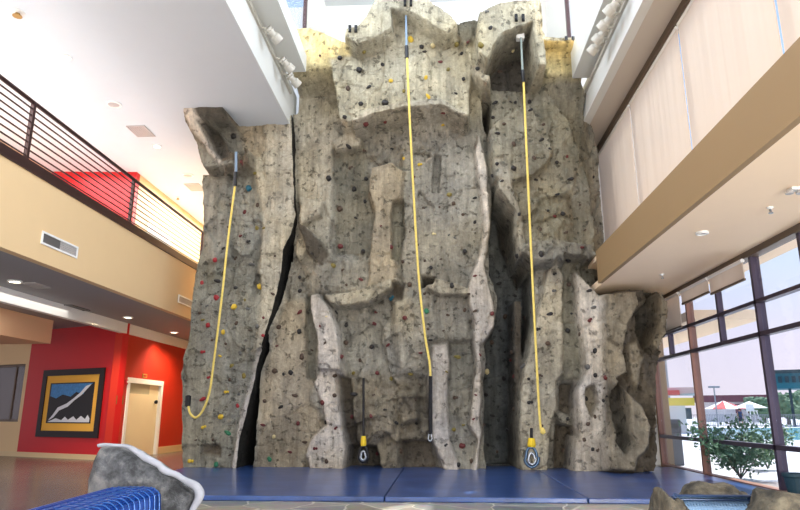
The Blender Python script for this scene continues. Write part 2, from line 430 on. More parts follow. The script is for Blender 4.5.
# bulkhead
struct('trim_8', bx(-13, -10.12, 3, atX(51, 340, -10.12).y, 1.79+H, ZB+.05), 'peach_wall')
struct('baseboard_red', seg(MB(), A-nrm*.02, B-nrm*.02, 0, .13, .02), 'baseboard_cream')
struct('baseboard_beige', seg(MB(), B-nrm*.02, Cc-nrm*.02, 0, .13, .02), 'baseboard_cream')
# side wall (orange red) with door opening
dA = atX(124, 415, XS).y; dB = atX(160, 415, XS).y
struct('wall_side', MB().box(XS-.2, XS, ya, dA, 0, ZB+.1).box(XS-.2, XS, dB, 23, 0, ZB+.1).box(XS-.2, XS, dA, dB, 2.14, ZB+.1), 'orange_red_wall')
struct('baseboard_side', bx(XS, XS+.02, dB+.02, 23, 0, .2), 'baseboard_cream')
struct('wall_far_end', bx(-8.5, -4.8, 23, 23.2, 0, ZC), 'beige_wall')
struct('wall_behind_tower', bx(-5.0, -4.85, 15.9, 23, 0, ZC), 'beige_wall')
# door
d1 = empty('door_1', (XS, (dA+dB)/2, 0), kind='structure')
MB().box(XS-.1, XS+.03, dA, dA+.13, 0, 2.14).box(XS-.1, XS+.03, dB-.13, dB, 0, 2.14).box(XS-.1, XS+.03, dA+.13, dB-.13, 2.0, 2.14).build('door_frame', 'white_paint', d1)
ys = dA+(dB-dA)*.66
bx(XS-.09, XS-.04, dA+.13, ys, 0, 1.72).build('door_leaf', 'cream_door', d1)
bx(XS-.09, XS-.045, dA+.13, ys, 1.72, 2.0).build('door_top_panel', 'door_dark', d1)
bx(XS-.09, XS-.055, ys+.02, dB-.13, 0, 2.0).build('door_side_leaf', 'cream_door', d1)
kp = atX(155, 402, XS-.04)
MB().lathe([(.03, 0), (.05, .02), (.06, .05), (.05, .08), (.01, .09)], kp+Vector((-.01, 0, 0)), 12, 'x').build('door_handle', 'black_metal', d1, smooth=True)
# upper gallery walls
U1 = atZ(137, 172, ZC); U2 = atZ(52, 171.5, ZC); U3 = atZ(112, 167.5, ZC); U1.z = 0; U2.z = 0
struct('wall_gallery_red', MB().prism([U1+Vector((0, 0, ZF)), U2+Vector((0, 0, ZF)), U2+Vector((0, 0, ZC)), U1+Vector((0, 0, ZC))], (0, .2, 0)), 'red_wall')
struct('wall_gallery_side', bx(U1.x-.18, U1.x, U1.y+.2, 23, ZF, ZC), 'beige_wall')
struct('wall_gallery_left', bx(U2.x-.2, U2.x, -4, U2.y, ZF, ZC), 'peach_wall')
struct('wall_gallery_end', bx(-8.42, -6.3, 22.9, 23.1, ZF, ZC), 'beige_wall')

# ------------------------------------------------------------------ right windows
XW = 5.07
m2 = atX(707, 478, XW).y; m1 = atX(784.5, 495, XW).y; dm = m2-m1
YM = [15.62, m2]+[m2-dm*k for k in range(1, 6)]
ZT = 2.57+H
T1 = .354*XW*.97+H; T2 = .25*XW*.97+H; T3 = -.0977*XW*.97+H
w1 = empty('window_1', (XW, 9, 0), kind='structure')
for y in YM[:-1]:
    bx(XW-.05, XW+.09, y-.035, y+.035, 0, ZT-.1).build('mullion', 'window_metal_brown' if y > 12 else 'window_metal', w1)
for a, b in zip(YM[:-1], YM[1:]):
    y = (a+b)/2
    bx(XW-.04, XW+.06, y-.035, y+.035, T2+.03, ZT-.1).build('mullion', 'window_metal', w1)
for z, h in ((T1, .03), (T2, .035), (T3, .035)):
    bx(XW-.05, XW+.07, -4, 15.6, z-h, z+h).build('transom', 'window_metal', w1)
bx(XW-.08, XW+.1, -4, 15.6, ZT-.1, ZT).build('window_head', 'brown_trim', w1)
bx(XW-.06, XW+.1, -4, 15.6, 0, .06).build('window_sill', 'window_metal_brown', w1)
for a, b in zip(YM[:-1], YM[1:]):
    for z0, z1 in ((.06, T3), (T3, T2), (T2, T1), (T1, ZT-.1)):
        bx(XW, XW+.012, b+.05, a-.05, z0+.03, z1-.03).build('pane', 'glass', w1)
struct('wall_right_end', bx(XW-.05, XW+.15, 15.66, 15.9, 0, ZT), 'tan_fascia')
# blinds in the lower windows
def blind(y0, y1, z0, z1, x, label, group=None, bar='brown_trim', mat='blind'):
    e = empty('roller_blind', (x, (y0+y1)/2, z1), label, 'blind', group)
    bx(x-.008, x+.008, y0, y1, z0, z1).build('blind_cloth', mat, e)
    bx(x-.018, x+.018, y0, y1, z0-.035, z0).build('bottom_bar', bar, e)
    MB().tube([(x, y0, z1+.02), (x, y1, z1+.02)], .035, 10).build('roller', 'white_paint', e)
    return e
xb = XW-.13
blind(m1+.06, (m1+m2)/2-.04, atX(745, 278, xb).z, ZT-.16, xb, 'short beige roller blind at the window head, right of the pair over the middle bay')
blind((m1+m2)/2+.04, m2-.06, atX(707, 292, xb).z, ZT-.16, xb, 'short beige roller blind at the window head, left of the pair over the middle bay')
blind(m2+.1, 15.5, atX(675, 328, xb).z, ZT-.16, xb, 'beige roller blind lowered furthest, in the window bay next to the rock buttress')
# upper right blinds and their window
w2 = empty('window_2', (4.28, 9, 5), kind='structure')
YU = [15.55, 12.75, 9.9, 7.05, 4.2, 1.35, -1.5]
for y in YU: bx(4.24, 4.32, y-.05, y+.05, 3.5+H, ZC).build('mullion', 'white_paint', w2)
for a, b in zip(YU[:-1], YU[1:]): bx(4.275, 4.285, b+.05, a-.05, 3.5+H, ZC).build('pane', 'glass', w2)
ul = ['tall beige roller blind high on the right beside the climbing wall', 'second tall beige upper blind counting away from the climbing wall',
      'third tall beige upper blind counting away from the climbing wall', 'nearest tall beige upper blind at the top right corner', 'tall beige upper blind beyond the frame edge', 'last tall beige upper blind behind the camera']
for i, (a, b) in enumerate(zip(YU[:-1], YU[1:])):
    if i > 3: continue
    blind(b+.035, a-.035, 3.35+H, ZC-.2, 4.13, ul[i], 'tall blinds of the upper window', 'white_paint')
# clerestory
for s, nm in ((-1, 'window_4'), (1, 'window_5')):
    w = empty(nm, (s*2.95, 5, 9.05), kind='structure')
    bx(*(sorted((s*3.07, s*3.13))), -4, 13.4, 7.905+H, 8.0+H).build('window_sill', 'white_paint', w)
    bx(*(sorted((s*3.07, s*3.13))), -4, 13.4, 11.1+H, 11.2+H).build('window_head', 'white_paint', w)
    for y in (13.35, 10.2, 7.8, 5.4, 3.0, .6, -1.8):
        bx(*(sorted((s*3.06, s*3.14))), y-.05, y+.05, 8.0+H, 11.1+H).build('mullion', 'brown_metal' if y > 12 else 'white_paint', w)
    struct('wall_clerestory', bx(*(sorted((s*3.06, s*3.15))), 13.4, 15.7, 7.9+H, 11.2+H), 'white_wall')
    bx(*(sorted((s*3.095, s*3.105))), -4, 13.3, 8.0+H, 11.1+H).build('pane', 'glass', w)

# ------------------------------------------------------------------ railing
rl = empty('railing', (XG-.05, 8, ZF), 'dark brown steel railing with horizontal bars along the gallery edge', 'railing')
xr = XG-.06
zt = atX(100, 153.5, xr).z
yend = atX(201.5, 240, xr).y
for px, py in ((30, 130), (130, 215), (201.5, 250)):
    y = atX(px, py, xr).y
    bx(xr-.03, xr+.03, y-.03, y+.03, ZF-.1, zt).build('post', 'brown_metal', rl)
for y in (4.8,):
    bx(xr-.03, xr+.03, y-.03, y+.03, ZF-.1, zt).build('post', 'brown_metal', rl)
MB().tube([(xr, -3, zt), (xr, yend, zt)], .035, 8).build('handrail', 'brown_metal', rl)
for k in range(8):
    z = ZF+.1+k*(zt-ZF-.1)/8
    MB().tube([(xr, -3, z), (xr, yend, z)], .014, 6).build('rail', 'brown_metal', rl)

# ------------------------------------------------------------------ vents and ceiling fittings
def ceil_disc(name, px, py, z, r, label, cat, group=None, mat='grille_grey', glow=False, depth=.02, ring='white_paint', sx=1):
    p = atZ(px, py, z); e = empty(name, p, label, cat, group)
    MB().lathe([(r, 0), (r*1.0, -depth), (r*.78, -depth*1.3), (r*.74, -depth*.4), (r*.72, 0)], p, 20).build('ring', ring, e, smooth=False)
    MB().lathe([(r*.72, -depth*.3), (r*.72, -depth*.6), (r*.3, -depth*.8)], p, 20).build('lens' if glow else 'grille', 'lamp_glow' if glow else mat, e)
    return e, p
ceil_disc('ceiling_light', 66, 57, ZC, .11, 'small lit downlight in the white ceiling, nearest the railing top', 'ceiling light', glow=True)
ceil_disc('ceiling_light', 157, 146, ZC, .11, 'small lit downlight in the white ceiling beside the square vent', 'ceiling light', glow=True)
ceil_disc('ceiling_speaker', 114, 104, ZC, .16, 'larger round grey speaker in the white ceiling left of the square vent', 'speaker')
ceil_disc('ceiling_speaker', 188, 175, ZC, .16, 'round pale speaker in the white ceiling close to the left climbing tower', 'speaker')
def sprinkler(px, py, z, label, r=.07, mat='brass_sprinkler'):
    p = atZ(px, py, z); e = empty('ceiling_sprinkler', p, label, 'sprinkler')
    MB().lathe([(r, 0), (r, -.012), (r*.4, -.03)], p, 16).build('escutcheon', 'white_paint', e)
    MB().lathe([(r*.35, -.02), (r*.35, -.07), (r*.7, -.075), (r*.7, -.085)], p, 12).build('nozzle', mat, e)
sprinkler(18, 12, ZC, 'brass sprinkler head with a cream ring in the upper left corner of the ceiling', .11)
sprinkler(178, 197, ZC, 'small brown sprinkler head in the gallery ceiling by the beige wall', .07)
def ceil_vent(px, py, z, w, d, label, mat='grille_grey'):
    p = atZ(px, py, z); e = empty('ceiling_vent', p, label, 'vent')
    MB().box(p.x-w/2, p.x+w/2, p.y-d/2, p.y-d/2+.03, z-.02, z).box(p.x-w/2, p.x+w/2, p.y+d/2-.03, p.y+d/2, z-.02, z).box(p.x-w/2, p.x-w/2+.03, p.y-d/2+.03, p.y+d/2-.03, z-.02, z).box(p.x+w/2-.03, p.x+w/2, p.y-d/2+.03, p.y+d/2-.03, z-.02, z).build('frame', mat, e)
    m = MB(); n = 9
    for k in range(n):
        x = p.x-w/2+.03+(w-.06)*(k+.5)/n; m.box(x-(w-.06)/n*.38, x+(w-.06)/n*.38, p.y-d/2+.03, p.y+d/2-.03, z-.012, z-.002)
    m.build('slat', 'grille_dark' if mat == 'grille_dark' else 'grille_grey', e)
ceil_vent(141, 131, ZC, .45, .6, 'square grey air vent in the white ceiling above the railing')
ceil_vent(195, 187, ZC, .45, .6, 'grey air vent in the ceiling partly hidden by the climbing tower')
ceil_vent(71, 307.5, ZB+.06, .5, .8, 'long dark vent in the grey soffit under the gallery', 'grille_dark')
ceil_vent(36, 285, ZB+.06, .3, .5, 'small grey vent in the soffit beside the leftmost downlight')
LOWL = []
for (px, py), lb in zip(((15, 281), (128, 317), (174, 332)), ('leftmost lit downlight in the grey soffit under the gallery', 'middle lit downlight in the soffit above the red wall corner', 'rightmost lit downlight in the soffit beside the climbing tower')):
    e, p = ceil_disc('ceiling_light', px, py, ZB+.06, .13, lb, 'ceiling light', glow=True); LOWL.append(p)
zs = 2.57+H
ceil_disc('ceiling_light', 702, 232, zs, .09, 'unlit round downlight in the peach soffit over the windows', 'ceiling light', mat='grille_dark', depth=.03)
p = atZ(794, 188, zs); e = empty('ceiling_emergency_light', p, 'white twin-head emergency light on the soffit at the right edge', 'emergency light')
bx(p.x-.05, p.x+.05, p.y-.05, p.y+.05, zs-.03, zs).build('base', 'white_paint', e)
for s in (-1, 1): MB().lathe([(.02, 0), (.045, -.03), (.045, -.05)], (p.x+s*.06, p.y, zs-.02), 12).build('lamp_head', 'grille_grey', e)
sprinkler(770, 207, zs, 'tiny chrome sprinkler on the peach soffit near the emergency light', .04, 'steel')
sprinkler(662, 274, zs, 'tiny chrome sprinkler on the peach soffit above the rock buttress', .04, 'steel')
def fascia_vent2(px0, py0, px1, py1, hh, label, dark):
    a = atX(px0, py0, XG); b = atX(px1, py1, XG); zc = (a.z+b.z)/2; y0, y1 = a.y, b.y; z0, z1 = zc-hh/2, zc+hh/2
    e = empty('wall_vent', (XG, (y0+y1)/2, zc), label, 'vent'); t = .03
    MB().box(XG, XG+.02, y0, y1, z0, z0+t).box(XG, XG+.02, y0, y1, z1-t, z1).box(XG, XG+.02, y0, y0+t, z0+t, z1-t).box(XG, XG+.02, y1-t, y1, z0+t, z1-t).build('frame', 'white_paint', e)
    ym = (y0+y1)/2 if dark else y0+t
    if dark: bx(XG, XG+.004, y0+t, ym, z0+t, z1-t).build('damper', 'grille_dark', e)
    m = MB()
    for k in range(5):
        z = z0+t+(z1-z0-2*t)*(k+.5)/5; m.box(XG, XG+.01, ym, y1-t, z-.012, z+.012)
    m.build('louvre', 'grille_grey', e)
fascia_vent2(41, 238, 77, 252, .21, 'white framed vent on the beige gallery front, half dark and half grille', True)
fascia_vent2(178, 299, 194.5, 305, .2, 'small white vent on the gallery front beside the climbing tower', False)
# notice board on the upper gallery wall
a = atX(147, 228, (U1.x+.01)); b = atX(170, 240, (U1.x+.01))
e = empty('notice_board', ((U1.x+.01), (a.y+b.y)/2, ZF+1.3), 'white framed notice board seen through the railing on the beige gallery wall', 'notice board')
zc = a.z-.15
bx(U1.x, U1.x+.04, a.y, b.y, zc-.35, zc+.35).build('frame', 'white_paint', e); bx(U1.x+.04, U1.x+.045, a.y+.1, b.y-.1, zc-.25, zc+.25).build('panel', 'grille_grey', e)

# ------------------------------------------------------------------ picture on the red wall
def onred(px, py, off=0.0):
    d = ray(px, py); n = nrm; P = A-nrm*off
    t = (P-CAM).dot(n)/d.dot(n); return CAM+d*t
tl = onred(45.5, 369.5); br = onred(98.5, 438)
pc = (tl+br)/2; uw = dn; wd = abs((br-tl).dot(dn)); zt_, zb_ = onred(75, 369).z, onred(72, 437.5).z
pic = empty('framed_picture', (pc.x, pc.y, zb_), 'framed picture with a yellow mount and dark frame on the red wall', 'picture')
def plate(w0, w1, z0, z1, off, t, name, mat, parent):
    P = Vector((pc.x, pc.y, 0))-nrm*off
    # project pc onto the wall plane
    P = P-nrm*((Vector((pc.x, pc.y, 0))-A).dot(nrm))
    a = P+dn*w0; b = P+dn*w1
    return MB().prism([a+Vector((0, 0, z0)), b+Vector((0, 0, z0)), b+Vector((0, 0, z1)), a+Vector((0, 0, z1))], nrm*t).build(name, mat, parent)
hw = wd/2; fr = .17
fm = MB(); P = Vector((pc.x, pc.y, 0))-nrm*((Vector((pc.x, pc.y, 0))-A).dot(nrm)+.05)
for w0, w1, z0, z1 in ((-hw, hw, zb_, zb_+fr), (-hw, hw, zt_-fr, zt_), (-hw, -hw+fr, zb_+fr, zt_-fr), (hw-fr, hw, zb_+fr, zt_-fr)):
    seg(fm, P+dn*w0, P+dn*w1, z0, z1, .05)
fm.build('frame', 'black_wood', pic)
plate(-hw+fr, hw-fr, zb_+fr, zt_-fr, .02, .02, 'mount', 'yellow_mount', pic)
i0 = hw-fr-.18; iz0 = zb_+fr+.2; iz1 = zt_-fr-.2
plate(-i0, i0, iz0, iz1, .024, .004, 'print', 'print_black', pic)
# dn points to the left (towards -x): mirror widths
def pp(u, v): # u left..right 0..1, v bottom..top 0..1
    w = i0-2*i0*u*1.0
    return w*.94, iz0+.03+(iz1-iz0-.06)*v
def shape(uv, off, name, mat):
    pts = []
    Pb = Vector((pc.x, pc.y, 0))-nrm*((Vector((pc.x, pc.y, 0))-A).dot(nrm)+off)
    for u, v in uv:
        w, z = pp(u, v); pts.append(Pb+dn*w+Vector((0, 0, z)))
    return MB().prism(pts, nrm*.002).build(name, mat, pic)
shape([(0, .68), (.15, .62), (.3, .72), (.5, .66), (.62, .78), (.8, .72), (.84, .9), (1, 1), (0, 1)], .027, 'painted_sky', 'print_blue')
shape([(0, 0), (1, 0), (1, .1), (.95, .19), (.9, .08), (.8, .16), (.7, .06), (.62, .15), (.5, .06), (.42, .14), (.34, .05), (.2, .1), (.08, .04)], .028, 'painted_snow', 'print_white')
shape([(.02, .04), (.14, .12), (.26, .3), (.46, .4), (.6, .56), (.76, .7), (.96, .97), (.84, .93), (.72, .76), (.56, .6), (.42, .48), (.22, .38), (.12, .2)], .029, 'painted_figure', 'print_white')
# items beside the door
def sidebox(px, py, w, h, t, name, mat, label, cat):
    p = atX(px, py, XS); e = bx(-0, t, -w/2, w/2, -h/2, h/2).build(name, mat); e.location = (XS, p.y, p.z); return tag(e, label, cat)
p = atX(126.5, 382, XS); e = empty('fire_alarm', p, 'small red fire alarm strobe at the upper left corner of the cream door', 'fire alarm')
bx(XS, XS+.04, p.y-.08, p.y+.02, p.z-.07, p.z+.07).build('housing', 'alarm_red', e); bx(XS+.04, XS+.06, p.y-.05, p.y-.01, p.z-.02, p.z+.03).build('strobe_lens', 'white_paint', e)
p = atX(119.5, 400, XS); e = empty('wall_sign', p, 'small olive sign on the orange-red wall left of the door', 'sign')
bx(XS, XS+.015, p.y-.18, p.y+.18, p.z-.11, p.z+.11).build('plate', 'sign_olive', e); bx(XS+.015, XS+.02, p.y-.08, p.y+.06, p.z-.05, p.z+.05).build('pictogram', 'sign_gold', e)
p = atX(144.5, 376, XS); e = empty('wall_sign', p, 'small gold sign mounted above the cream door', 'sign')
bx(XS, XS+.015, p.y-.14, p.y+.14, p.z-.05, p.z+.06).build('plate', 'sign_gold', e); bx(XS+.015, XS+.02, p.y-.09, p.y+.09, p.z-.02, p.z+.03).build('pictogram', 'orange_red_wall', e)
p = atX(118.5, 415, XS); e = empty('light_switch', p, 'small switch plate low on the wall left of the door under the olive sign', 'switch')
bx(XS, XS+.012, p.y-.05, p.y+.05, p.z-.14, p.z+.12).build('plate', 'sign_gold', e)
for dz in (-.07, .06): bx(XS+.012, XS+.02, p.y-.02, p.y+.02, p.z+dz-.03, p.z+dz+.03).build('rocker', 'steel', e)

# ------------------------------------------------------------------ track lights
def head_mb(c, d):
    d = Vector(d).normalized(); q = d
    return MB().lathe([(.05, -.17), (.085, -.165), (.085, -.13), (.06, -.125), (.06, -.11), (.088, -.105), (.088, -.07), (.065, -.065), (.07, 0), (.1, .03), (.105, .16), (.095, .165), (.09, .1), (.03, .09)], c, 18, d)
def track(side, joints, y0, y1, label):
    x = side*3.42; zt = (7.34 if side < 0 else 7.12)+H
    e = empty('track_light', (x, (y0+y1)/2, zt), label, 'track light')
    bx(*sorted((x, x-side*.05)), y0, y1, zt-.03, zt+.03).build('track', 'lamp_body', e)
    for (px, py) in joints:
        j = atX(px, py, x-side*.05); j.z = zt
        d = Vector((-side*.55, .62, -.45)).normalized()
        c = Vector((x-side*.27, j.y+.05, zt-.13))
        hd = head_mb(c, d).build('lamp_head', 'lamp_body', e, smooth=False)
        MB().tube([(x-side*.05, j.y, zt), (x-side*.12, j.y, zt-.01), tuple(c-d*.05)], .028, 8).build('arm', 'lamp_body', e)
        MB().lathe([(.088, .1), (.086, .108), (.04, .1)], c, 16, d).build('lens', 'black_metal', hd)
    return e
track(-1, [(263, 14), (277, 42), (284, 58)], 9.0, 13.5, 'white track light rail with three spot heads on the left roof beam')
track(1, [(627, 9), (620, 25), (614, 40), (609, 52)], 9.0, 13.6, 'white track light rail with four spot heads on the right roof beam')
# ------------------------------------------------------------------ climbing wall
Y0 = 14.3
RMn = np.array(RM)
def unproj(pts, P):
    P = np.broadcast_to(np.asarray(P, float), (len(pts),))
    p = np.asarray(pts, float)
    d = np.stack([(p[:, 0]-400)/F_PX, -(p[:, 1]-255)/F_PX, -np.ones(len(p))], 1) @ RMn.T
    t = (Y0-P)/d[:, 1]
    return np.stack([d[:, 0]*t, H+d[:, 2]*t], 1)      # x, z
def hash2(ix, iz, s=0):
    h = (ix.astype(np.int64)*374761393+iz.astype(np.int64)*668265263+s*982451653) & 0xffffffff
    h = ((h ^ (h >> 13))*1274126177) & 0xffffffff
    h = h ^ (h >> 16)
    return (h & 0xffffff)/float(0xffffff)
def vnoise(x, z, s=0):
    ix, iz = np.floor(x), np.floor(z); fx, fz = x-ix, z-iz
    u, v = fx*fx*(3-2*fx), fz*fz*(3-2*fz)
    a, b = hash2(ix, iz, s), hash2(ix+1, iz, s); c, d = hash2(ix, iz+1, s), hash2(ix+1, iz+1, s)
    return (a*(1-u)+b*u)*(1-v)+(c*(1-u)+d*u)*v-.5
def fbm(x, z, o=4, s=0):
    r = 0; a = 1
    for i in range(o): r = r+a*vnoise(x*2**i, z*2**i, s+i*17); a *= .5
    return r
def facets(x, z, s=0):      # piecewise planar chips
    wx, wz = x+.25*fbm(x*1.3, z*1.3, 3, s+5), z+.25*fbm(x*1.3, z*1.3, 3, s+9)
    ix, iz = np.floor(wx), np.floor(wz)
    bd = np.full(x.shape, 9.); bh = np.zeros(x.shape)
    for i in (-1, 0, 1):
        for j in (-1, 0, 1):
            cx, cz = ix+i, iz+j
            px, pz = cx+hash2(cx, cz, s), cz+hash2(cx, cz, s+1)
            d = (wx-px)**2+(wz-pz)**2
            h = (hash2(cx, cz, s+2)-.5)*.7+(hash2(cx, cz, s+3)-.5)*1.6*(wx-px)+(hash2(cx, cz, s+4)-.5)*1.6*(wz-pz)
            m = d < bd; bd = np.where(m, d, bd); bh = np.where(m, h, bh)
    return bh
def sdf(x, z, poly):        # positive inside
    n = len(poly); d2 = np.full(x.shape, 1e9); ins = np.zeros(x.shape, bool)
    for i in range(n):
        ax, az = poly[i]; bx_, bz = poly[(i+1) % n]
        ex, ez = bx_-ax, bz-az; wx, wz = x-ax, z-az
        t = np.clip((wx*ex+wz*ez)/(ex*ex+ez*ez+1e-12), 0, 1)
        d2 = np.minimum(d2, (wx-ex*t)**2+(wz-ez*t)**2)
        c = ((az > z) != (bz > z))
        if ez != 0: ins ^= c & (x < ex*(z-az)/ez+ax)
    d = np.sqrt(d2); return np.where(ins, d, -d)
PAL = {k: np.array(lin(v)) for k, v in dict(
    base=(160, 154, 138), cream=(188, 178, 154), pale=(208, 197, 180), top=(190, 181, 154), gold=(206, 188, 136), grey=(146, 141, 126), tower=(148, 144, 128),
    dark=(92, 86, 75), chim=(98, 99, 94), olive=(139, 133, 114), tan=(152, 140, 117), peach=(178, 164, 138), brown=(104, 94, 79), lower=(146, 135, 114), side=(46, 44, 38)).items()}  # dark, chim and side put shade of recesses and gaps into the colour
# panel: (points px, P in metres, gx, gz, edge width, colour, roughness)
def build_face(name, outline, outP, panels, basecol, basefun, step, parent, seed, baserough=1.0, side=None):
    O = unproj(outline, outP)
    x0, z0 = O.min(0)-.05; x1, z1 = O.max(0)+.05; z0 = 0.073
    nx = int((x1-x0)/step)+1; nz = int((z1-z0)/step)+1
    gx = np.linspace(x0, x1, nx); gz = np.linspace(z0, z1, nz)
    X, Z = np.meshgrid(gx, gz)
    Wx = X+.05*fbm(X*2.2, Z*2.2, 4, seed+40)+.015*fbm(X*11, Z*11, 2, seed+43); Wz = Z+.05*fbm(X*2.2+9, Z*2.2, 4, seed+41)+.015*fbm(X*11, Z*11, 2, seed+44)
    P = basefun(X, Z)
    C = np.broadcast_to(PAL[basecol], X.shape+(3,)).copy()
    R = np.full(X.shape, baserough)
    for pn in panels:
        pts, p, gxx, gzz, w, c, rgh = pn[:7]
        rel = len(pn) > 7 and pn[7] == 'rel'
        ua = pn[8] if len(pn) > 8 and pn[8] is not None else (p if not rel else (p+.1)); q = unproj(pts, ua); mn, mx = q.min(0)-w-.15, q.max(0)+w+.15
        i0, i1 = np.searchsorted(gz, mn[1]), np.searchsorted(gz, mx[1]); j0, j1 = np.searchsorted(gx, mn[0]), np.searchsorted(gx, mx[0])
        if i1 <= i0 or j1 <= j0: continue
        sl = (slice(i0, i1), slice(j0, j1))
        d = sdf(Wx[sl], Wz[sl], q)
        t = np.clip(d/w+.5, 0, 1); t = t*t*(3-2*t)
        cx, cz = q.mean(0)
        tgt = p+gxx*(X[sl]-cx)+gzz*(Z[sl]-cz)
        if rel: tgt = P[sl]+tgt
        P[sl] = P[sl]*(1-t)+tgt*t
        if c:
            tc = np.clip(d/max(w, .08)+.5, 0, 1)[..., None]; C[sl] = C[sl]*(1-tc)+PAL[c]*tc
        R[sl] = R[sl]*(1-t)+rgh*t
    det = R*(.15*facets(X*.9, Z*.7, seed)+.10*facets(X*2.4+3, Z*1.7, seed+20)+.06*fbm(X*3.2, Z*2.2, 5, seed+30))+(.3+.7*R)*(.035*facets(X*5.2, Z*4.1, seed+70)+.04*fbm(X*9, Z*7, 3, seed+33))
    # ridged vertical seams
    P = P+det
    # carved chips and horizontal ledge cracks
    ck = np.abs(fbm(X*.7+.15*fbm(X*3, Z*3, 3, seed+61), Z*1.6, 3, seed+60)); P = P-.07*np.clip(1-ck/.018, 0, 1)*np.clip(fbm(X*1.1, Z*1.1, 2, seed+63)*4, 0, 1)
    ck2 = np.abs(fbm(X*2.0, Z*.45+.1*fbm(X*3, Z*3, 3, seed+65), 3, seed+66)); P = P-.07*np.clip(1-ck2/.02, 0, 1)*np.clip(fbm(X*.9+4, Z*.9, 2, seed+67)*4, 0, 1)
    k = 1+.30*fbm(X*.8, Z*.5, 4, seed+50)
    C = C*k[..., None]
    C = C*(1+.10*fbm(X*1.2+7, Z*1.2, 3, seed+52)[..., None]*np.array([1, .4, -1.]))
    C = np.clip(C, .01, .85)
    inside = sdf(Wx*.4+X*.6, Wz*.4+Z*.6, O)
    # faces
    ci = (inside[:-1, :-1]+inside[1:, 1:]+inside[:-1, 1:]+inside[1:, :-1])/4 > 0
    idx = np.arange(nx*nz).reshape(nz, nx)
    a, b, c_, d_ = idx[:-1, :-1][ci], idx[:-1, 1:][ci], idx[1:, 1:][ci], idx[1:, :-1][ci]
    faces = np.stack([a, b, c_, d_], 1)
    used = np.unique(faces); remap = -np.ones(nx*nz, int); remap[used] = np.arange(len(used)); faces = remap[faces]
    V = np.stack([X.ravel(), (Y0-P).ravel(), Z.ravel()], 1)[used]; CC = C.reshape(-1, 3)[used]
    gz_, gx_ = np.gradient(inside, gz, gx); g2 = gx_**2+gz_**2+1e-6
    mvx = (-inside*gx_/g2).ravel()[used]; mvz = (-inside*gz_/g2).ravel()[used]
    # back skirt
    ed = np.concatenate([faces[:, [0, 1]], faces[:, [1, 2]], faces[:, [2, 3]], faces[:, [3, 0]]])
    es = np.sort(ed, 1); key = es[:, 0]*len(V)+es[:, 1]; u, inv, cnt = np.unique(key, return_inverse=True, return_counts=True)
    be = ed[cnt[inv] == 1]
    bv = np.unique(be); lim = step*1.2; V[bv, 0] += np.clip(mvx[bv], -lim, lim); V[bv, 2] = np.maximum(z0, V[bv, 2]+np.clip(mvz[bv], -lim, lim)); rb = -np.ones(len(V), int); rb[bv] = len(V)+np.arange(len(bv))
    Vb = V[bv].copy(); Vb[:, 1] = Y0+.9
    rf = -np.ones(len(V), int); rf[bv] = len(V)+len(bv)+np.arange(len(bv))
    sk = np.stack([rf[be[:, 1]], rf[be[:, 0]], rb[be[:, 0]], rb[be[:, 1]]], 1)
    Cb = CC[bv].copy()
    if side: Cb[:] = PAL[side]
    V2 = np.concatenate([V, Vb, V[bv]]); C2 = np.concatenate([CC, Cb, Cb]); F2 = np.concatenate([faces, sk])
    me = bpy.data.meshes.new(name)
    me.vertices.add(len(V2)); me.vertices.foreach_set('co', V2.ravel().astype(np.float32))
    me.loops.add(len(F2)*4); me.loops.foreach_set('vertex_index', F2.ravel().astype(np.int32))
    me.polygons.add(len(F2)); me.polygons.foreach_set('loop_start', np.arange(0, len(F2)*4, 4, dtype=np.int32))
    try: me.polygons.foreach_set('loop_total', np.full(len(F2), 4, np.int32))
    except Exception: pass
    me.update(calc_edges=True); me.validate()
    at = me.color_attributes.new('Col', 'FLOAT_COLOR', 'POINT')
    at.data.foreach_set('color', np.concatenate([C2, np.ones((len(C2), 1))], 1).ravel().astype(np.float32))
    me.materials.append(MATS['sculpted_concrete'])
    o = bpy.data.objects.new(name, me); COL.objects.link(o); o.parent = parent
    o.location = -parent.location
    bvh = BVHTree.FromPolygons([tuple(v) for v in V2.tolist()], [tuple(f) for f in faces.tolist()])
    return o, bvh

# ---- main wall
outline = [(256, 471), (257, 440), (262, 400), (263, 372), (270, 352), (271, 335), (283, 302), (289, 280), (293, 262), (296, 240), (299, 224), (297, 205), (297, 150), (297, 122), (293, 100), (293, 28), (310, 28), (325, 33), (345, 28),
           (358, 24), (366, 15), (378, -6), (385, -24), (420, -24), (430, 0), (450, 13), (470, 9), (490, 8), (500, 5), (515, 3), (533, 1), (541, 1), (546, 35), (583, 37), (584, 76), (590, 120), (597, 150),
           (601, 200), (604, 240), (605, 262), (606, 292), (664, 290), (668, 301), (667, 325), (662, 352), (658, 372), (656, 400), (651, 430), (654, 446), (650, 471)]
def oP(x, y):
    if y < 60 and 340 < x < 545: return 1.9
    if y < 90: return 1.3
    if y < 110: return 1.0
    if x > 604 and y > 260: return .8
    return .15
outP = [oP(*p) for p in outline]
outP[0] = 0.1
def base_main(X, Z):
    return .25+.06*np.sin(X*1.3+.6)+.05*np.sin(Z*.9)+1.0*np.clip((Z-7.7)/1.2, 0, 1)
PN = []
def pan(pts, P, w=.1, c=None, r=1.0, gx=0, gz=0, rel=None, at=None):
    PN.append((pts, P, gx, gz, w, c, r, rel, at))
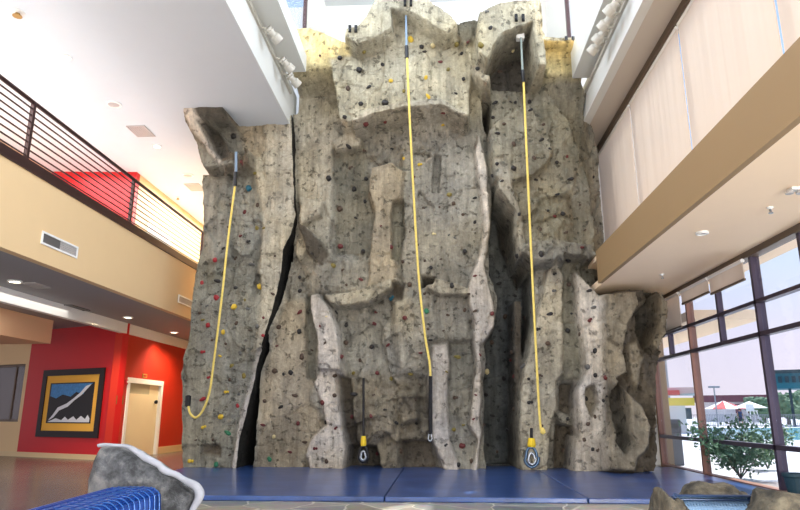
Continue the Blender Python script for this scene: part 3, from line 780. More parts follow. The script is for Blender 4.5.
# big zones
pan([(293, 28), (378, 20), (455, 20), (545, 20), (583, 37), (590, 110), (480, 105), (293, 105)], 0, .5, 'top', .35, rel='rel', at=1.2)
pan([(293, 28), (378, 20), (372, 66), (340, 76), (293, 74)], 0, .5, 'gold', .3, rel='rel', at=1.2)  # gold tint puts warm lamp light into the rock colour
pan([(296, 95), (345, 92), (336, 150), (330, 262), (312, 290), (296, 230)], .35, .25, 'cream', .5)
pan([(262, 380), (285, 300), (312, 300), (316, 330), (316, 372), (312, 400), (325, 425), (306, 455), (308, 471), (255, 471)], .28, .15, 'peach', .35)
pan([(345, 376), (430, 376), (436, 471), (345, 471)], .25, .3, 'lower', 2.3)
pan([(400, 150), (486, 150), (490, 250), (470, 285), (470, 340), (400, 345)], .45, .2, 'base', .45, gx=.03)
pan([(545, 60), (583, 76), (590, 120), (602, 200), (606, 290), (560, 290), (575, 200), (556, 120)], .15, .3, 'olive', .3, rel='rel', at=.9)
pan([(330, 255), (372, 258), (372, 292), (325, 296), (300, 262)], .4, .25, 'base', .7)
# overhang bellies
pan([(330, 60), (372, 52), (460, 45), (472, 70), (469, 118), (455, 110), (440, 103), (405, 106), (370, 114), (340, 126)], 1.2, .05, 'top', .15, gz=.03)
pan([(343, 126), (370, 115), (405, 107), (440, 104), (467, 118), (466, 112), (440, 97), (405, 100), (366, 108)], 1.28, .04, 'cream', .2)
# recessed slab left of pillar
pan([(333, 152), (345, 142), (366, 144), (369, 180), (374, 196), (374, 240), (371, 256), (336, 254)], .18, .1, 'olive', .25)
pan([(331, 140), (345, 132), (362, 138), (360, 146), (333, 150)], .55, .06, 'cream', .3)
# pillar
pan([(371, 166), (392, 160), (404, 170), (400, 206), (394, 236), (398, 262), (397, 280), (386, 291), (366, 292), (370, 250), (374, 214), (369, 190)], .62, .10, 'peach', .3, gx=-.1)
pan([(393, 206), (403, 202), (406, 232), (400, 262), (393, 262)], .2, .06, 'olive', .3)
# pointed lip
pan([(322, 294), (345, 292), (366, 286), (398, 276), (399, 282), (384, 292), (366, 303), (345, 307), (330, 306)], .68, .08, 'cream', .9, gz=-.2)
pan([(393, 284), (404, 286), (404, 305), (393, 305)], .25, .06, 'brown', .6)
# left wedge
pan([(300, 222), (306, 226), (318, 238), (328, 250), (320, 262), (307, 252), (302, 240)], .75, .04, 'brown', .4, gx=-1.2)
pan([(297, 196), (322, 200), (320, 214), (300, 225)], .6, .08, 'cream', .3)
pan([(296, 238), (304, 236), (308, 250), (300, 262), (295, 255)], .55, .08, 'cream', .3)
# light rib on the left
pan([(306, 294), (318, 292), (326, 304), (338, 330), (341, 371), (318, 372), (315, 335)], .75, .06, 'pale', .15, gx=.35)
pan([(319, 371), (342, 371), (344, 420), (352, 450), (352, 473), (308, 473), (304, 454), (312, 436), (325, 424), (322, 402), (313, 382)], .55, .09, 'pale', .2, gx=.15)
pan([(308, 296), (314, 296), (317, 335), (318, 380), (309, 378), (306, 330)], .12, .05, 'olive', .4)
pan([(340, 376), (352, 380), (358, 440), (380, 452), (380, 474), (356, 474), (346, 430)], .05, .08, 'brown', .9)
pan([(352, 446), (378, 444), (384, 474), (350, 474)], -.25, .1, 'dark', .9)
pan([(402, 440), (432, 440), (438, 474), (404, 474)], .0, .1, 'brown', .9)
pan([(398, 392), (416, 392), (418, 420), (400, 425)], .55, .15, None, 1.4)
pan([(364, 400), (392, 396), (396, 430), (370, 440)], .5, .2, None, 1.6)
pan([(393, 300), (428, 300), (426, 372), (398, 372)], .5, .2, 'cream', .7)
# central column and framed recess
pan([(432, 345), (448, 342), (450, 372), (448, 405), (452, 440), (466, 474), (444, 474), (432, 440), (428, 395)], .7, .10, 'pale', .25)
pan([(449, 343), (474, 340), (474, 384), (462, 390), (449, 386)], .3, .05, 'grey', .25)
pan([(449, 389), (472, 390), (470, 420), (482, 432), (476, 474), (462, 474), (450, 440)], .5, .08, 'base', .4)
pan([(434, 158), (441, 160), (440, 196), (433, 196)], .2, .05, None, .4)
pan([(412, 154), (430, 155), (432, 160), (412, 159)], .25, .03, None, .3)
pan([(425, 278), (438, 278), (462, 284), (470, 290), (468, 296), (440, 294), (426, 288)], .7, .05, 'cream', .9)
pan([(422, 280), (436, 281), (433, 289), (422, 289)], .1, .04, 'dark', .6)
# chimney
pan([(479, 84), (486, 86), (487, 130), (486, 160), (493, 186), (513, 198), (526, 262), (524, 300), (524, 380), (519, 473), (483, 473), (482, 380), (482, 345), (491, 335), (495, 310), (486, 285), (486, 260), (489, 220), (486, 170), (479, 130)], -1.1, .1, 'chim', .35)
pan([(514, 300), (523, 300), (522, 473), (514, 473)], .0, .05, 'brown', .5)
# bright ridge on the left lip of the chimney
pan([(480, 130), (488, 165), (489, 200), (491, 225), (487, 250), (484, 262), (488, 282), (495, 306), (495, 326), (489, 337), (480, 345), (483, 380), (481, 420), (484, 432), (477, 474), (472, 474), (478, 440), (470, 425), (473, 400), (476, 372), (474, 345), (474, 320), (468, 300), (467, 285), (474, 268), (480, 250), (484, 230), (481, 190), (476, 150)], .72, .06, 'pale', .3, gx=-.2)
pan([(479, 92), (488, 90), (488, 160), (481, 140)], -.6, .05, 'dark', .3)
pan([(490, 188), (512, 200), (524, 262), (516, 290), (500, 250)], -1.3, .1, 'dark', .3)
# right bulge beneath the alcove
pan([(472, 64), (533, 64), (545, 64), (548, 80), (520, 82), (498, 84), (484, 82), (476, 76)], 1.5, .06, 'cream', .3)
pan([(489, 88), (500, 86), (518, 82), (540, 84), (570, 120), (588, 170), (596, 220), (598, 258), (584, 262), (545, 262), (530, 268), (516, 206), (500, 190), (490, 168)], .75, .12, 'olive', .6, gz=.02)
pan([(489, 128), (500, 118), (528, 104), (546, 124), (553, 150), (548, 162), (532, 176), (510, 181), (494, 176)], 1.05, .07, None, .4, gz=.03)
pan([(493, 160), (503, 158), (513, 185), (524, 222), (528, 250), (520, 258), (514, 210), (498, 190)], .9, .05, 'base', .5, gx=-.3)
pan([(530, 200), (566, 192), (574, 230), (560, 252), (532, 250)], .9, .2, None, 2.2)
pan([(520, 252), (534, 262), (582, 262), (600, 255), (592, 242), (560, 240), (530, 240)], 1.0, .07, 'grey', .9)
# strips beneath
pan([(560, 262), (581, 262), (583, 300), (582, 340), (580, 378), (563, 381), (561, 340)], .42, .08, 'olive', .5)
pan([(548, 270), (556, 262), (563, 274), (564, 330), (563, 372), (556, 380), (558, 405), (552, 432), (548, 473), (519, 473), (520, 400), (523, 372), (534, 330), (541, 296)], .62, .08, 'cream', .25, gx=-.05)
pan([(556, 384), (580, 384), (577, 412), (580, 430), (576, 450), (574, 473), (552, 473), (554, 436), (558, 410)], .08, .07, 'brown', 1.4)
pan([(556, 412), (572, 416), (574, 426), (560, 424)], .5, .05, 'grey', .7)
pan([(576, 270), (590, 284), (600, 292), (606, 300), (607, 350), (608, 380), (605, 400), (611, 430), (612, 473), (574, 473), (580, 440), (577, 404), (577, 392), (586, 370), (582, 340), (578, 300)], .88, .07, 'pale', .35, gx=-.12)
pan([(584, 388), (592, 386), (597, 402), (590, 416), (583, 404)], .62, .06, 'tan', .6)
pan([(576, 438), (612, 438), (612, 473), (573, 473)], .95, .1, 'pale', .3)
# buttress
pan([(605, 292), (665, 288), (669, 302), (667, 330), (660, 356), (657, 400), (656, 430), (655, 473), (606, 473)], 1.0, .05, 'brown', 2.0)
pan([(605, 292), (636, 292), (638, 305), (626, 325), (622, 345), (630, 372), (612, 382), (606, 360)], 1.3, .04, 'tan', 1.1, gx=.1)
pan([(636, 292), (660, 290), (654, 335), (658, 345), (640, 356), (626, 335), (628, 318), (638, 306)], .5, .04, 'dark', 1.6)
pan([(658, 290), (669, 300), (667, 330), (659, 352), (652, 345), (658, 320)], 1.35, .04, 'tan', .6)
pan([(627, 345), (636, 340), (642, 358), (638, 392), (632, 380)], 1.15, .06, 'tan', .9)
pan([(612, 376), (620, 380), (632, 394), (646, 406), (655, 428), (652, 446), (642, 458), (638, 473), (610, 473), (607, 440), (616, 420), (618, 400)], 1.5, .16, 'tan', .35)
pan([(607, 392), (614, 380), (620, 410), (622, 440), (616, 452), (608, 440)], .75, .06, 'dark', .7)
# top canopies
pan([(345, 28), (358, 20), (366, 8), (380, -30), (425, -30), (432, 2), (451, 14), (458, 22), (446, 34), (430, 23), (408, 12), (391, 8), (393, 28), (375, 38), (356, 44), (343, 36)], 1.85, .05, 'top', .1)
pan([(478, 12), (500, 2), (541, -2), (546, 34), (547, 64), (538, 64), (532, 23), (518, 27), (504, 33), (497, 42), (488, 60), (478, 52), (476, 26)], 1.95, .05, 'top', .1)
pan([(486, 62), (497, 42), (505, 33), (518, 27), (532, 23), (534, 64)], .6, .05, 'dark', .5, at=1.95)
pan([(542, 34), (585, 36), (585, 48), (560, 46), (541, 42)], 1.65, .05, 'gold', .15)  # gold here also paints in the warm lamp glow
pan([(541, 48), (585, 52), (584, 76), (545, 76)], 1.15, .2, 'gold', .3)
pan([(455, 14), (478, 12), (476, 40), (460, 44)], 1.45, .1, 'olive', .6)

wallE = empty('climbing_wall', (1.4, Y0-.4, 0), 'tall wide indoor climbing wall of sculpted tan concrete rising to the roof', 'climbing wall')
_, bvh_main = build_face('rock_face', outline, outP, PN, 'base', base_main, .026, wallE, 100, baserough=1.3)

# ---- left tower
PN = []
outT = [(185, 471), (186, 430), (185, 400), (184, 374), (189, 352), (194, 330), (195, 300), (197, 276), (202, 262), (207, 236), (207, 200), (204, 176), (203, 166), (198, 141), (191, 127), (189, 113), (197, 110),
        (243, 104), (252, 110), (262, 118), (275, 119), (292, 122), (295, 122), (296, 205), (297, 216), (293, 236), (285, 252), (283, 275), (279, 296), (274, 315), (267, 338), (262, 355), (258, 372), (250, 410), (243, 440), (240, 471)]
outTP = [.3]*len(outT)
for i, p in enumerate(outT):
    if p[1] < 170 and p[0] < 245: outTP[i] = 1.0
    if p[1] < 120 and p[0] < 245: outTP[i] = 1.35
def base_tower(X, Z): return .45+.05*np.sin(Z*1.1)+0*X
pan([(180, 300), (278, 296), (262, 360), (240, 473), (180, 473)], .5, .5, 'tower', .4)
pan([(240, 100), (296, 100), (296, 220), (262, 222), (256, 180), (246, 150)], .6, .12, 'cream', .3, gx=-.03, gz=.1)
pan([(262, 222), (296, 214), (284, 262), (282, 285), (262, 352), (255, 352), (262, 300), (258, 268)], .55, .12, 'cream', .35, gx=-.12)
pan([(258, 352), (266, 340), (262, 362), (246, 430), (242, 473), (232, 473), (240, 420), (250, 380)], .5, .05, 'pale', .2, gx=-.5)  # pale tone puts the light on this turned bevel into the colour
# overhanging head, light and shade of its facets put into the tones
pan([(185, 108), (246, 100), (247, 131), (246, 160), (234, 164), (203, 168), (190, 140)], 1.25, .05, 'brown', .3, gz=.45)
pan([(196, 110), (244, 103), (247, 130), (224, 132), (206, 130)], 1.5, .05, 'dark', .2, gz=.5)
pan([(187, 113), (197, 110), (206, 130), (219, 160), (214, 161), (203, 143), (190, 127)], 1.35, .04, 'pale', .15, gz=.5)
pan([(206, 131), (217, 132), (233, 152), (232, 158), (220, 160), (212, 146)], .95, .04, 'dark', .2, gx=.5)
pan([(217, 132), (246, 128), (248, 160), (236, 156), (228, 144)], .75, .05, 'grey', .4)
pan([(196, 140), (203, 145), (216, 162), (233, 158), (234, 163), (214, 166), (203, 168)], 1.1, .04, 'grey', .3)
pan([(236, 118), (262, 118), (268, 150), (256, 158), (246, 150)], .62, .08, 'peach', .3)
pan([(222, 188), (229, 188), (228, 210), (220, 208)], .3, .04, 'dark', .4)
pan([(205, 180), (228, 175), (228, 260), (205, 262)], .55, .15, 'grey', .4)
pan([(204, 444), (222, 444), (222, 456), (203, 452)], .4, .05, 'brown', .6)
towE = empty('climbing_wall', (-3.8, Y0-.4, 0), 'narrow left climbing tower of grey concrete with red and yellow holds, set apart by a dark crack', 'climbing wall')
_, bvh_tow = build_face('rock_face', outT, outTP, PN, 'tower', base_tower, .026, towE, 300, side='side')  # near-black skirt colour stands in for shade in the gap
# dark filler behind the crack
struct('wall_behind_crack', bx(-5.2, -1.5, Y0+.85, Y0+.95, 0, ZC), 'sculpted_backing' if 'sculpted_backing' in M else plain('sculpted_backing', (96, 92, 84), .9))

# ---- holds
def hold_mesh(kind, seed):
    r = random.Random(seed); m = MB()
    if kind == 0: m.lump((0, 0, .35), (1, .85, .7), .16, 2, 1.4, seed)
    elif kind == 1: m.lump((0, 0, .3), (1.25, .6, .6), .14, 2, 1.3, seed); m.lump((.3, .25, .5), (.6, .4, .4), .1, 1, 1.3, seed+1)
    elif kind == 2: m.lump((0, .1, .4), (.9, 1.0, .8), .22, 2, 1.8, seed)
    elif kind == 3: m.lump((0, 0, .25), (.8, 1.1, .5), .14, 2, 1.4, seed); m.lump((0, -.35, .55), (.65, .35, .35), .1, 1, 1.5, seed+3)
    else: m.lump((-.35, 0, .35), (.7, .7, .6), .18, 1, 1.5, seed); m.lump((.45, .1, .3), (.6, .55, .5), .18, 1, 1.5, seed+2)
    m.lathe([(.18, .85), (.18, 1.0), (.08, 1.0)], (0, 0, 0), 8)
    return m
HM = {}
def get_hold_mesh(kind, mat):
    k = (kind, mat)
    if k not in HM:
        m = hold_mesh(kind, kind*13+5); me = bpy.data.meshes.new('climbing_hold'); me.from_pydata(m.v, [], m.f); me.materials.append(MATS[mat]); me.update()
        for p in me.polygons: p.use_smooth = True
        HM[k] = me
    return HM[k]
def hold_xf(bvh, px, py, s, rot):
    d = ray(px, py).normalized(); hit, n, i, ds = bvh.ray_cast(CAM, d)
    if hit is None: return None
    if n.y > 0: n = -n
    n = (n*.6+Vector((0, -1, 0))*.6).normalized()
    q = Vector((0, 0, 1)).rotation_difference(n) @ Matrix.Rotation(rot, 4, 'Z').to_quaternion()
    return Matrix.Translation(hit-n*.1*s) @ q.to_matrix().to_4x4() @ Matrix.Scale(s, 4)
def put_holds(parent, bvh, items, limit=100):
    xs = []
    for k, (px, py, s, c) in enumerate(items):
        r = random.Random(int(px*31+py*17)); kind = r.randrange(5); rot = r.uniform(-.6, .6)
        if c == 'd': mat = r.choice(['hold_black', 'hold_black', 'hold_brown', 'hold_black', 'hold_maroon', 'hold_grey', 'hold_brown'])
        else: mat = 'hold_'+{'b': 'black', 'n': 'brown', 'm': 'maroon', 'r': 'red', 'y': 'yellow', 'o': 'olive', 't': 'teal', 'g': 'green', 'c': 'cream', 'w': 'cream', 'k': 'grey'}[c]
        size = .052*s*r.uniform(.85, 1.15)
        xf = hold_xf(bvh, px, py, size, rot)
        if xf is None: continue
        xs.append((size, mat, kind, xf))
    xs.sort(key=lambda t: -t[0])
    rest = xs[limit:]
    names = {'hold_red': 'red climbing hold', 'hold_yellow': 'yellow climbing hold', 'hold_teal': 'teal climbing hold', 'hold_green': 'green climbing hold', 'hold_cream': 'cream climbing hold', 'hold_olive': 'olive yellow climbing hold'}
    for size, mat, kind, xf in xs[:limit]:
        o = bpy.data.objects.new('climbing_hold', get_hold_mesh(kind, mat)); COL.objects.link(o); o.parent = parent
        o.matrix_local = Matrix.Translation(-parent.location) @ xf
        if mat in names: o['label'] = names[mat]
    if rest:
        mats = sorted({t[1] for t in rest}); me = bpy.data.meshes.new('small_climbing_holds'); vs = []; fs = []; mi = []
        for size, mat, kind, xf in rest:
            h = get_hold_mesh(kind, mat); o0 = len(vs); vs += [tuple(xf @ v.co) for v in h.vertices]
            for p in h.polygons: fs.append(tuple(v+o0 for v in p.vertices)); mi.append(mats.index(mat))
        me.from_pydata(vs, [], fs); me.update()
        for m_ in mats: me.materials.append(MATS[m_])
        me.polygons.foreach_set('material_index', mi); me.polygons.foreach_set('use_smooth', [True]*len(fs))
        o = bpy.data.objects.new('small_climbing_holds', me); COL.objects.link(o); o.parent = parent; o.location = -parent.location; o['kind'] = 'stuff'
TW = """233.6 137 1.6 b;242 163 1.4 m;255 173 1 o;249 189 1.3 t;257.6 205 1 n;230.6 205 .9 n;244.7 212 .9 d;257 228 1 o;264 228 .9 o;241 236 .9 d;248.7 241.6 .9 d;223.5 248.4 .9 d;215 260.4 1.1 r;235.8 258.5 1 n;251.8 264.4 1.3 k;223.5 273 .9 n;202 283 1.1 r;217.6 281 1.2 b;235.8 288 1.1 b;260.5 287 1.4 y;217 298.5 1.3 r;233.6 307.5 1.3 y;248 309 1 k;203 320 1 o;208 325.6 1.1 r;223 332 1.1 y;236.5 323 .8 n;257.6 327 1.1 k;263.5 318 .7 m;275 256 .6 n;273 294 .8 n;203 352 1 r;220 356 .9 y;232 366 1.1 o;209 377 1 r;226.7 392 1.2 y;240 353 .8 k;263 335.5 .9 r;203 399 1.1 r;237.6 405.6 1 r;244 375.7 1 o;221 416.6 1.2 y;204 427 1.3 y;228 433 1.2 g;191 461 1.3 y;216.5 465 1.1 g;242 448 .6 n;239 394 .7 k;188 401 1.6 b;200 313 .7 n;246 340 .7 k;212 340 .7 n;207 306 .7 k;226 344 .6 n;250 330 .6 n;228 227 .6 n;245 300 .6 o;230 380 .7 n;213 440 .6 n;196 440 .6 n;230 455 .6 n"""
MW = """340 58 1.1 b;364 52 .9 o;359.6 70.6 1.6 b;382.5 64.7 1.1 b;369 87 1.2 b;348 88.5 1.2 n;361 104 1.3 b;385 103 1.4 b;345 117.6 1.2 b;391 81 1 y;403.6 91 1.1 o;320 56 .6 n;365.8 124 1.3 m;385 122 1 m;348.6 146.6 1.2 b;364 151 1 n;392 149 1 b;351 168 1.2 n;329 179 1.3 b;366 179 1.1 b;354 190 1.2 b;365 201.5 1.1 b;340 209.5 1.3 n;356 218 1 b;404 159 .7 y;381 226 .6 m;340.6 246.6 1.3 m;363 252 1.2 b;390.5 247 1 m;333 266 1.2 o;343 270 .8 n;361 279.5 1 m;300 277.6 .9 b;300 291 .9 b;346.5 285 .6 n;336 313 1.1 b;300 312 1.2 m;299.4 332 1.2 b;346.5 324.7 1.1 b;374 323.5 1.2 m;376 312.5 .9 m;392 298 1.6 t;405 318 1.1 m;372 347 1.1 b;346.5 343 1 n;340.6 357 1.1 m;325 343 .6 n;302 356.5 1.3 n;320 326 .6 m;326.5 316.5 .6 c;291 373 1.1 b;295 395.5 1.3 n;298 423.7 .9 m;323 403 1 m;334.7 375.7 1 n;334.7 395.5 1 n;326 422.8 .9 b;315.4 448.4 .9 m;326.5 461 1 n;336 428 1 m;354 394 1.2 b;353.5 373 1 o;377 373 1.1 m;391 378.5 1 o;351.6 416.6 .9 m;396 422.8 1.1 b;373.5 395 .8 n;377 454 .9 m;400.6 451 1 n;371 416 .8 m;305 442 .9 n;290 452 .9 m;275 371 1.1 n;283.5 374 .7 b;264.7 401 1 n;281 406.8 1.1 b;263 425 .8 m;274 437 1 c;269.4 459 1.1 g;299 423 .6 m;279 327 1 n;277 346 .8 m;410.6 39.5 1.5 y;422 47 1.2 b;424.7 51.8 1 b;433 46 1.3 c;456.5 44.7 1.2 o;440.5 62 1 m;426 77.6 1.2 y;428 97 1.2 y;461.6 53.6 .8 b;468 42 .8 m;481 46 1.2 o;477.6 69 1 b;500 71.8 1.1 n;463.5 79.5 .9 b;448 70 1 o;495 103 1.1 b;515 103 .9 b;456 93.6 .8 b;443.5 113 .9 m;493 117.6 1 b;487 12 1 k;490.6 28 .9 b;497.6 133.4 1.1 b;504 124 .8 n;513.6 144 1.2 n;497 164 1 b;514 168.7 1.3 b;493 176 .9 b;502 181 .9 b;443.5 124.7 1 y;420 164.7 1.1 y;403.5 158 .7 y;449.4 195 1.3 o;453.6 204 .9 n;475 198 .9 b;475 222 1 b;463 214.6 .7 n;423.5 208 .8 n;414 177 .6 m;434 234 1 c;519 214.6 .9 b;439.5 207 .5 n;449 235 .6 k;455 238 .7 k;465 251.8 1.1 b;431 268 .9 b;424.7 261 .7 n;441 259 .6 n;452 285.4 1.2 b;475 275.8 .7 m;469 293.6 .7 n;499 283.5 1.1 b;514.6 296 1.1 b;409.4 285 1.1 n;426.4 311.8 1.1 g;448 315 .9 n;464.7 310 1 n;475 311 .8 n;491.8 314 .9 m;505 316.5 1.1 n;428 329 .7 n;512.5 329.4 1 n;491.8 342.8 1.2 n;430.6 340 .9 b;457.6 357 1.2 o;443.5 330.6 .6 n;420.7 353 .9 m;480 355 .6 m;424.7 293.6 .7 n;455.8 398 1.3 n;446.6 372 .8 o;487 371.5 1.3 c;504 379 1.2 b;486.4 395 1.1 b;475.8 395 .6 m;473.6 419 .7 m;492.5 415.7 1 b;454 429.6 1 o;446 445 .9 b;462.4 445.6 1.2 m;457.6 465 .9 b;488 445 .9 b;416 422.8 .8 b;471.8 461.6 .9 n;514 409 .8 n;514 376 .8 m;410.6 374 1 o;463.5 425 .8 o;483.5 425 .8 n;510.6 102 .7 b;529.4 102.4 .9 b;530.6 110 .9 b;513 50.6 .8 c;541.9 140 1 b;550 149 .9 b;543.5 124.7 .8 n;534 158 .9 n;557 163 .8 b;536 180 1 b;571 179.3 1.3 b;558 194.8 1 b;562.8 214 1.1 b;555 216 1 m;566 232.5 .9 n;540.7 229.4 .8 n;593.4 177 .6 b;547.8 210.6 .7 b;567 156.5 .7 m;541 254 1.3 b;568 260 1.3 b;582 247.5 1 m;554.6 274 1 b;569 284.7 1.1 n;554 291 1.1 k;589.4 290.6 1 b;515 296 1 b;593.6 307.5 1 k;550 314 1.1 b;571.8 313.6 .9 b;590 320 1.1 m;525 317.6 .8 n;538 329 1.1 b;580 334 .9 n;568 331 1.1 b;548 343.5 1.3 n;594.8 350.6 1 b;512 352 1 n;517.6 256.5 1.2 b;524 366 1.2 k;540.7 375.5 1 n;528.7 379 .7 b;588 366.8 1.1 k;595 375.5 1 b;606 378 .9 m;530 402.5 1.1 b;586 398.5 .9 b;604 401 .7 b;594.8 416.6 .7 n;604.7 388 .6 n;568 419 .7 b;584 440 .9 n;598.4 450 1 n;592.5 449.6 .7 b;562 468 1.2 m;542 425.6 .6 n;563.5 450 .9 n;588 424 .8 n;505 352 .8 b;511 360 .8 m;536.5 464 1 b;607 396 .7 b;500 331 .8 b;508 430 .8 b;497 452 .7 n;415 400 .7 n;385 410 .9 b;360 360 .8 n;388 345 .8 m;420 385 .7 n;312 350 .6 n;530 130 .7 n;580 205 .6 n;585 230 .6 n;418 245 .6 n;410 232 .6 n;403 262 .7 n"""
def parse(s): return [(float(a), float(b), float(c), d) for a, b, c, d in (t.split() for t in s.split(';'))]
put_holds(towE, bvh_tow, parse(TW)); put_holds(wallE, bvh_main, parse(MW))

# anchors on the top blocks
def surf(bvh, px, py):
    h, n, i, d = bvh.ray_cast(CAM, ray(px, py).normalized()); return h
for px, py in ((350, 29), (356, 29), (405, 3), (411, 3), (516, 18), (523, 18), (566, 40), (573, 40)):
    h = surf(bvh_main, px, py)
    if h is None: continue
    MB().box(h.x-.03, h.x+.03, h.y-.05, h.y+.03, h.z-.09, h.z+.07).tube([(h.x, h.y-.04, h.z-.02), (h.x, h.y-.1, h.z-.06), (h.x, h.y-.1, h.z-.12)], .018, 6).build('anchor_bolt', 'black_metal', wallE)

# ---- ropes
def pxpath(pts, Ys): return [atY(px, py, Y) for (px, py), Y in zip(pts, Ys)]
def front(bvh, pts, off=.12, mono=True):
    out = []
    for px, py in pts:
        h = surf(bvh, px, py); out.append(h.y-off if h else Y0-.8)
    return out
def dense(pts, n=6):
    out = []
    for i in range(len(pts)-1):
        for k in range(n): t = k/n; out.append((pts[i][0]*(1-t)+pts[i+1][0]*t, pts[i][1]*(1-t)+pts[i+1][1]*t))
    out.append(pts[-1]); return out
def smooth3(pts, n=8):
    out = []
    for i in range(len(pts)-1):
        p0 = Vector(pts[max(i-1, 0)]); p1 = Vector(pts[i]); p2 = Vector(pts[i+1]); p3 = Vector(pts[min(i+2, len(pts)-1)])
        for k in range(n):
            t = k/n; out.append(.5*((2*p1)+(-p0+p2)*t+(2*p0-5*p1+4*p2-p3)*t*t+(-p0+3*p1-3*p2+p3)*t**3))
    out.append(Vector(pts[-1])); return out
# left rope
e = empty('belay_rope', atY(235, 170, 12.9), 'yellow climbing rope on the left tower, its end looped up to a black clip', 'rope')
MB().tube(pxpath([(236, 152), (236, 172)], [12.9, 12.95]), .03, 8).build('webbing', 'webbing_blue', e)
MB().tube(pxpath([(235.5, 172), (235, 186)], [12.95, 12.98]), .045, 8).build('quickdraw', 'black_metal', e)
ln = smooth3(pxpath([(235, 186), (228, 240), (221.5, 300), (214, 360), (209.5, 392), (203, 410), (196, 417.5), (190, 413), (188, 403)], [13.0, 13.15, 13.2, 13.3, 13.35, 13.4, 13.4, 13.4, 13.4]))
MB().tube(ln, .024, 8).build('rope', 'rope_yellow', e, smooth=True)
q = atY(188, 401, 13.42); MB().lathe([(.03, -.12), (.06, -.1), (.06, .1), (.03, .12)], q, 10).build('clip', 'black_metal', e)
# centre rope
e = empty('belay_rope', atY(407, 20, 12.6), 'long yellow climbing rope down the middle of the main wall ending in a black strap', 'rope')
MB().tube(pxpath([(406, 16), (406.5, 46)], [12.6, 12.3]), .022, 8).build('webbing', 'webbing_blue', e)
MB().tube(pxpath([(406.5, 46), (407, 58)], [12.3, 12.3]), .04, 8).build('quickdraw', 'black_metal', e)
MB().tube(smooth3(pxpath([(407, 58), (410, 125), (414.5, 210), (419, 280), (425, 335), (429.5, 362), (430.5, 378)], [12.3, 12.55, 12.95, 13.1, 13.2, 13.25, 13.25])), .024, 8).build('rope', 'rope_yellow', e, smooth=True)
MB().tube(pxpath([(430.5, 376), (430.5, 434)], [13.25, 13.3]), .04, 8).build('strap', 'black_metal', e)
def carabiner(c, w, h, r, name, mat, parent):
    pts = [Vector((c.x+w*math.cos(a)*(1 if math.sin(a) < 0 else .75), c.y, c.z+h*math.sin(a))) for a in [i*2*PI/20 for i in range(21)]]
    return MB().tube(pts, r, 8, cap=False).build(name, mat, parent, smooth=True)
carabiner(atY(430, 437, 13.3), .04, .08, .014, 'carabiner', 'steel', e)
for (px, py), dx in (((403, 17), -.05), ((409, 17), .05)):
    q = atY(px, py, 12.85); MB().lathe([(.05, -.04), (.07, 0), (.05, .04)], q, 12, 'x').build('pulley', 'white_paint', e)
# right rope
e = empty('belay_rope', atY(520, 36, 12.5), 'long yellow climbing rope hanging on the right of the main wall from a white block', 'rope')
q = atY(520, 36, 12.75); bx(q.x-.09, q.x+.09, q.y-.08, q.y+.08, q.z-.1, q.z+.1).build('pulley_block', 'white_paint', e, bevel=.02)
MB().tube(pxpath([(521, 38), (522.5, 70)], [12.6, 12.4]), .022, 8).build('webbing', 'webbing_grey', e)
MB().tube(pxpath([(522.5, 70), (523.5, 82)], [12.4, 12.45]), .04, 8).build('quickdraw', 'black_metal', e)
MB().tube(smooth3(pxpath([(523.5, 80), (527, 160), (532, 270), (537, 370), (539.5, 415), (541, 430)], [12.45, 12.75, 12.95, 13.15, 13.25, 13.25])), .024, 8).build('rope', 'rope_yellow', e, smooth=True)
MB().lump(tuple(atY(543, 431, 13.22)), (.06, .05, .07), .2, 1).build('knot', 'rope_yellow', e)
# lower clips
def auto_belay(px, ytop, ys0, ys1, yc, label, cord, mat, Y=13.3, r=.05):
    e = empty('belay_clip', atY(px, ytop, Y), label, 'climbing clip')
    MB().tube(pxpath([(px, ytop), (px, ys0)], [Y, Y]), cord, 8).build('cord', 'black_metal', e)
    a, b = atY(px, ys0, Y), atY(px, ys1, Y)
    MB().tube([a, a.lerp(b, .2), a.lerp(b, .8), b], [r*.8, r, r*1.2, r], 10).build('sleeve', 'sleeve_yellow', e)
    c = atY(px, yc, Y); carabiner(c, r*2.0, abs(b.z-c.z), .03, 'carabiner', mat, e)
    carabiner(c+Vector((0, -.04, -.03)), r*1.1, abs(b.z-c.z)*.55, .024, 'hook', 'steel', e)
    return e
auto_belay(363.5, 378, 436, 446, 454, 'black cord with yellow sleeve and grey clip low on the main wall', .025, 'black_metal')
auto_belay(531.5, 428, 438, 447, 457, 'large blue clip with a yellow sleeve, low beside the right rope end', .03, 'carabiner_blue', r=.07)
# ------------------------------------------------------------------ mats on the floor
zm = .07
yF = atZ(430, 497, zm).y
def mat_piece(x0, x1, y0, y1, label):
    o = bx(x0+.006, x1-.006, y0, y1, .001, zm).build('crash_mat', 'mat_vinyl', bevel=.012); return tag(o, label, 'mat', 'blue crash mats at the foot of the wall')
xa = atZ(389, 490, zm).x; xb_ = atZ(577, 492, zm).x
o = MB().prism([(-4.85, yF, .001), (xa-.006, yF, .001), (xa-.006, 14.6, .001), (-5.5, 14.6, .001)], (0, 0, zm-.001)).build('crash_mat', 'mat_vinyl', bevel=.012); tag(o, 'blue crash mat at the foot of the wall, left part below the tower', 'mat', 'blue crash mats at the foot of the wall')
mat_piece(xa, xb_, yF, 14.6, 'blue crash mat at the foot of the wall, middle part below the long ropes')
mat_piece(xb_, 4.9, yF, 14.6, 'blue crash mat at the foot of the wall, right part beside the windows')

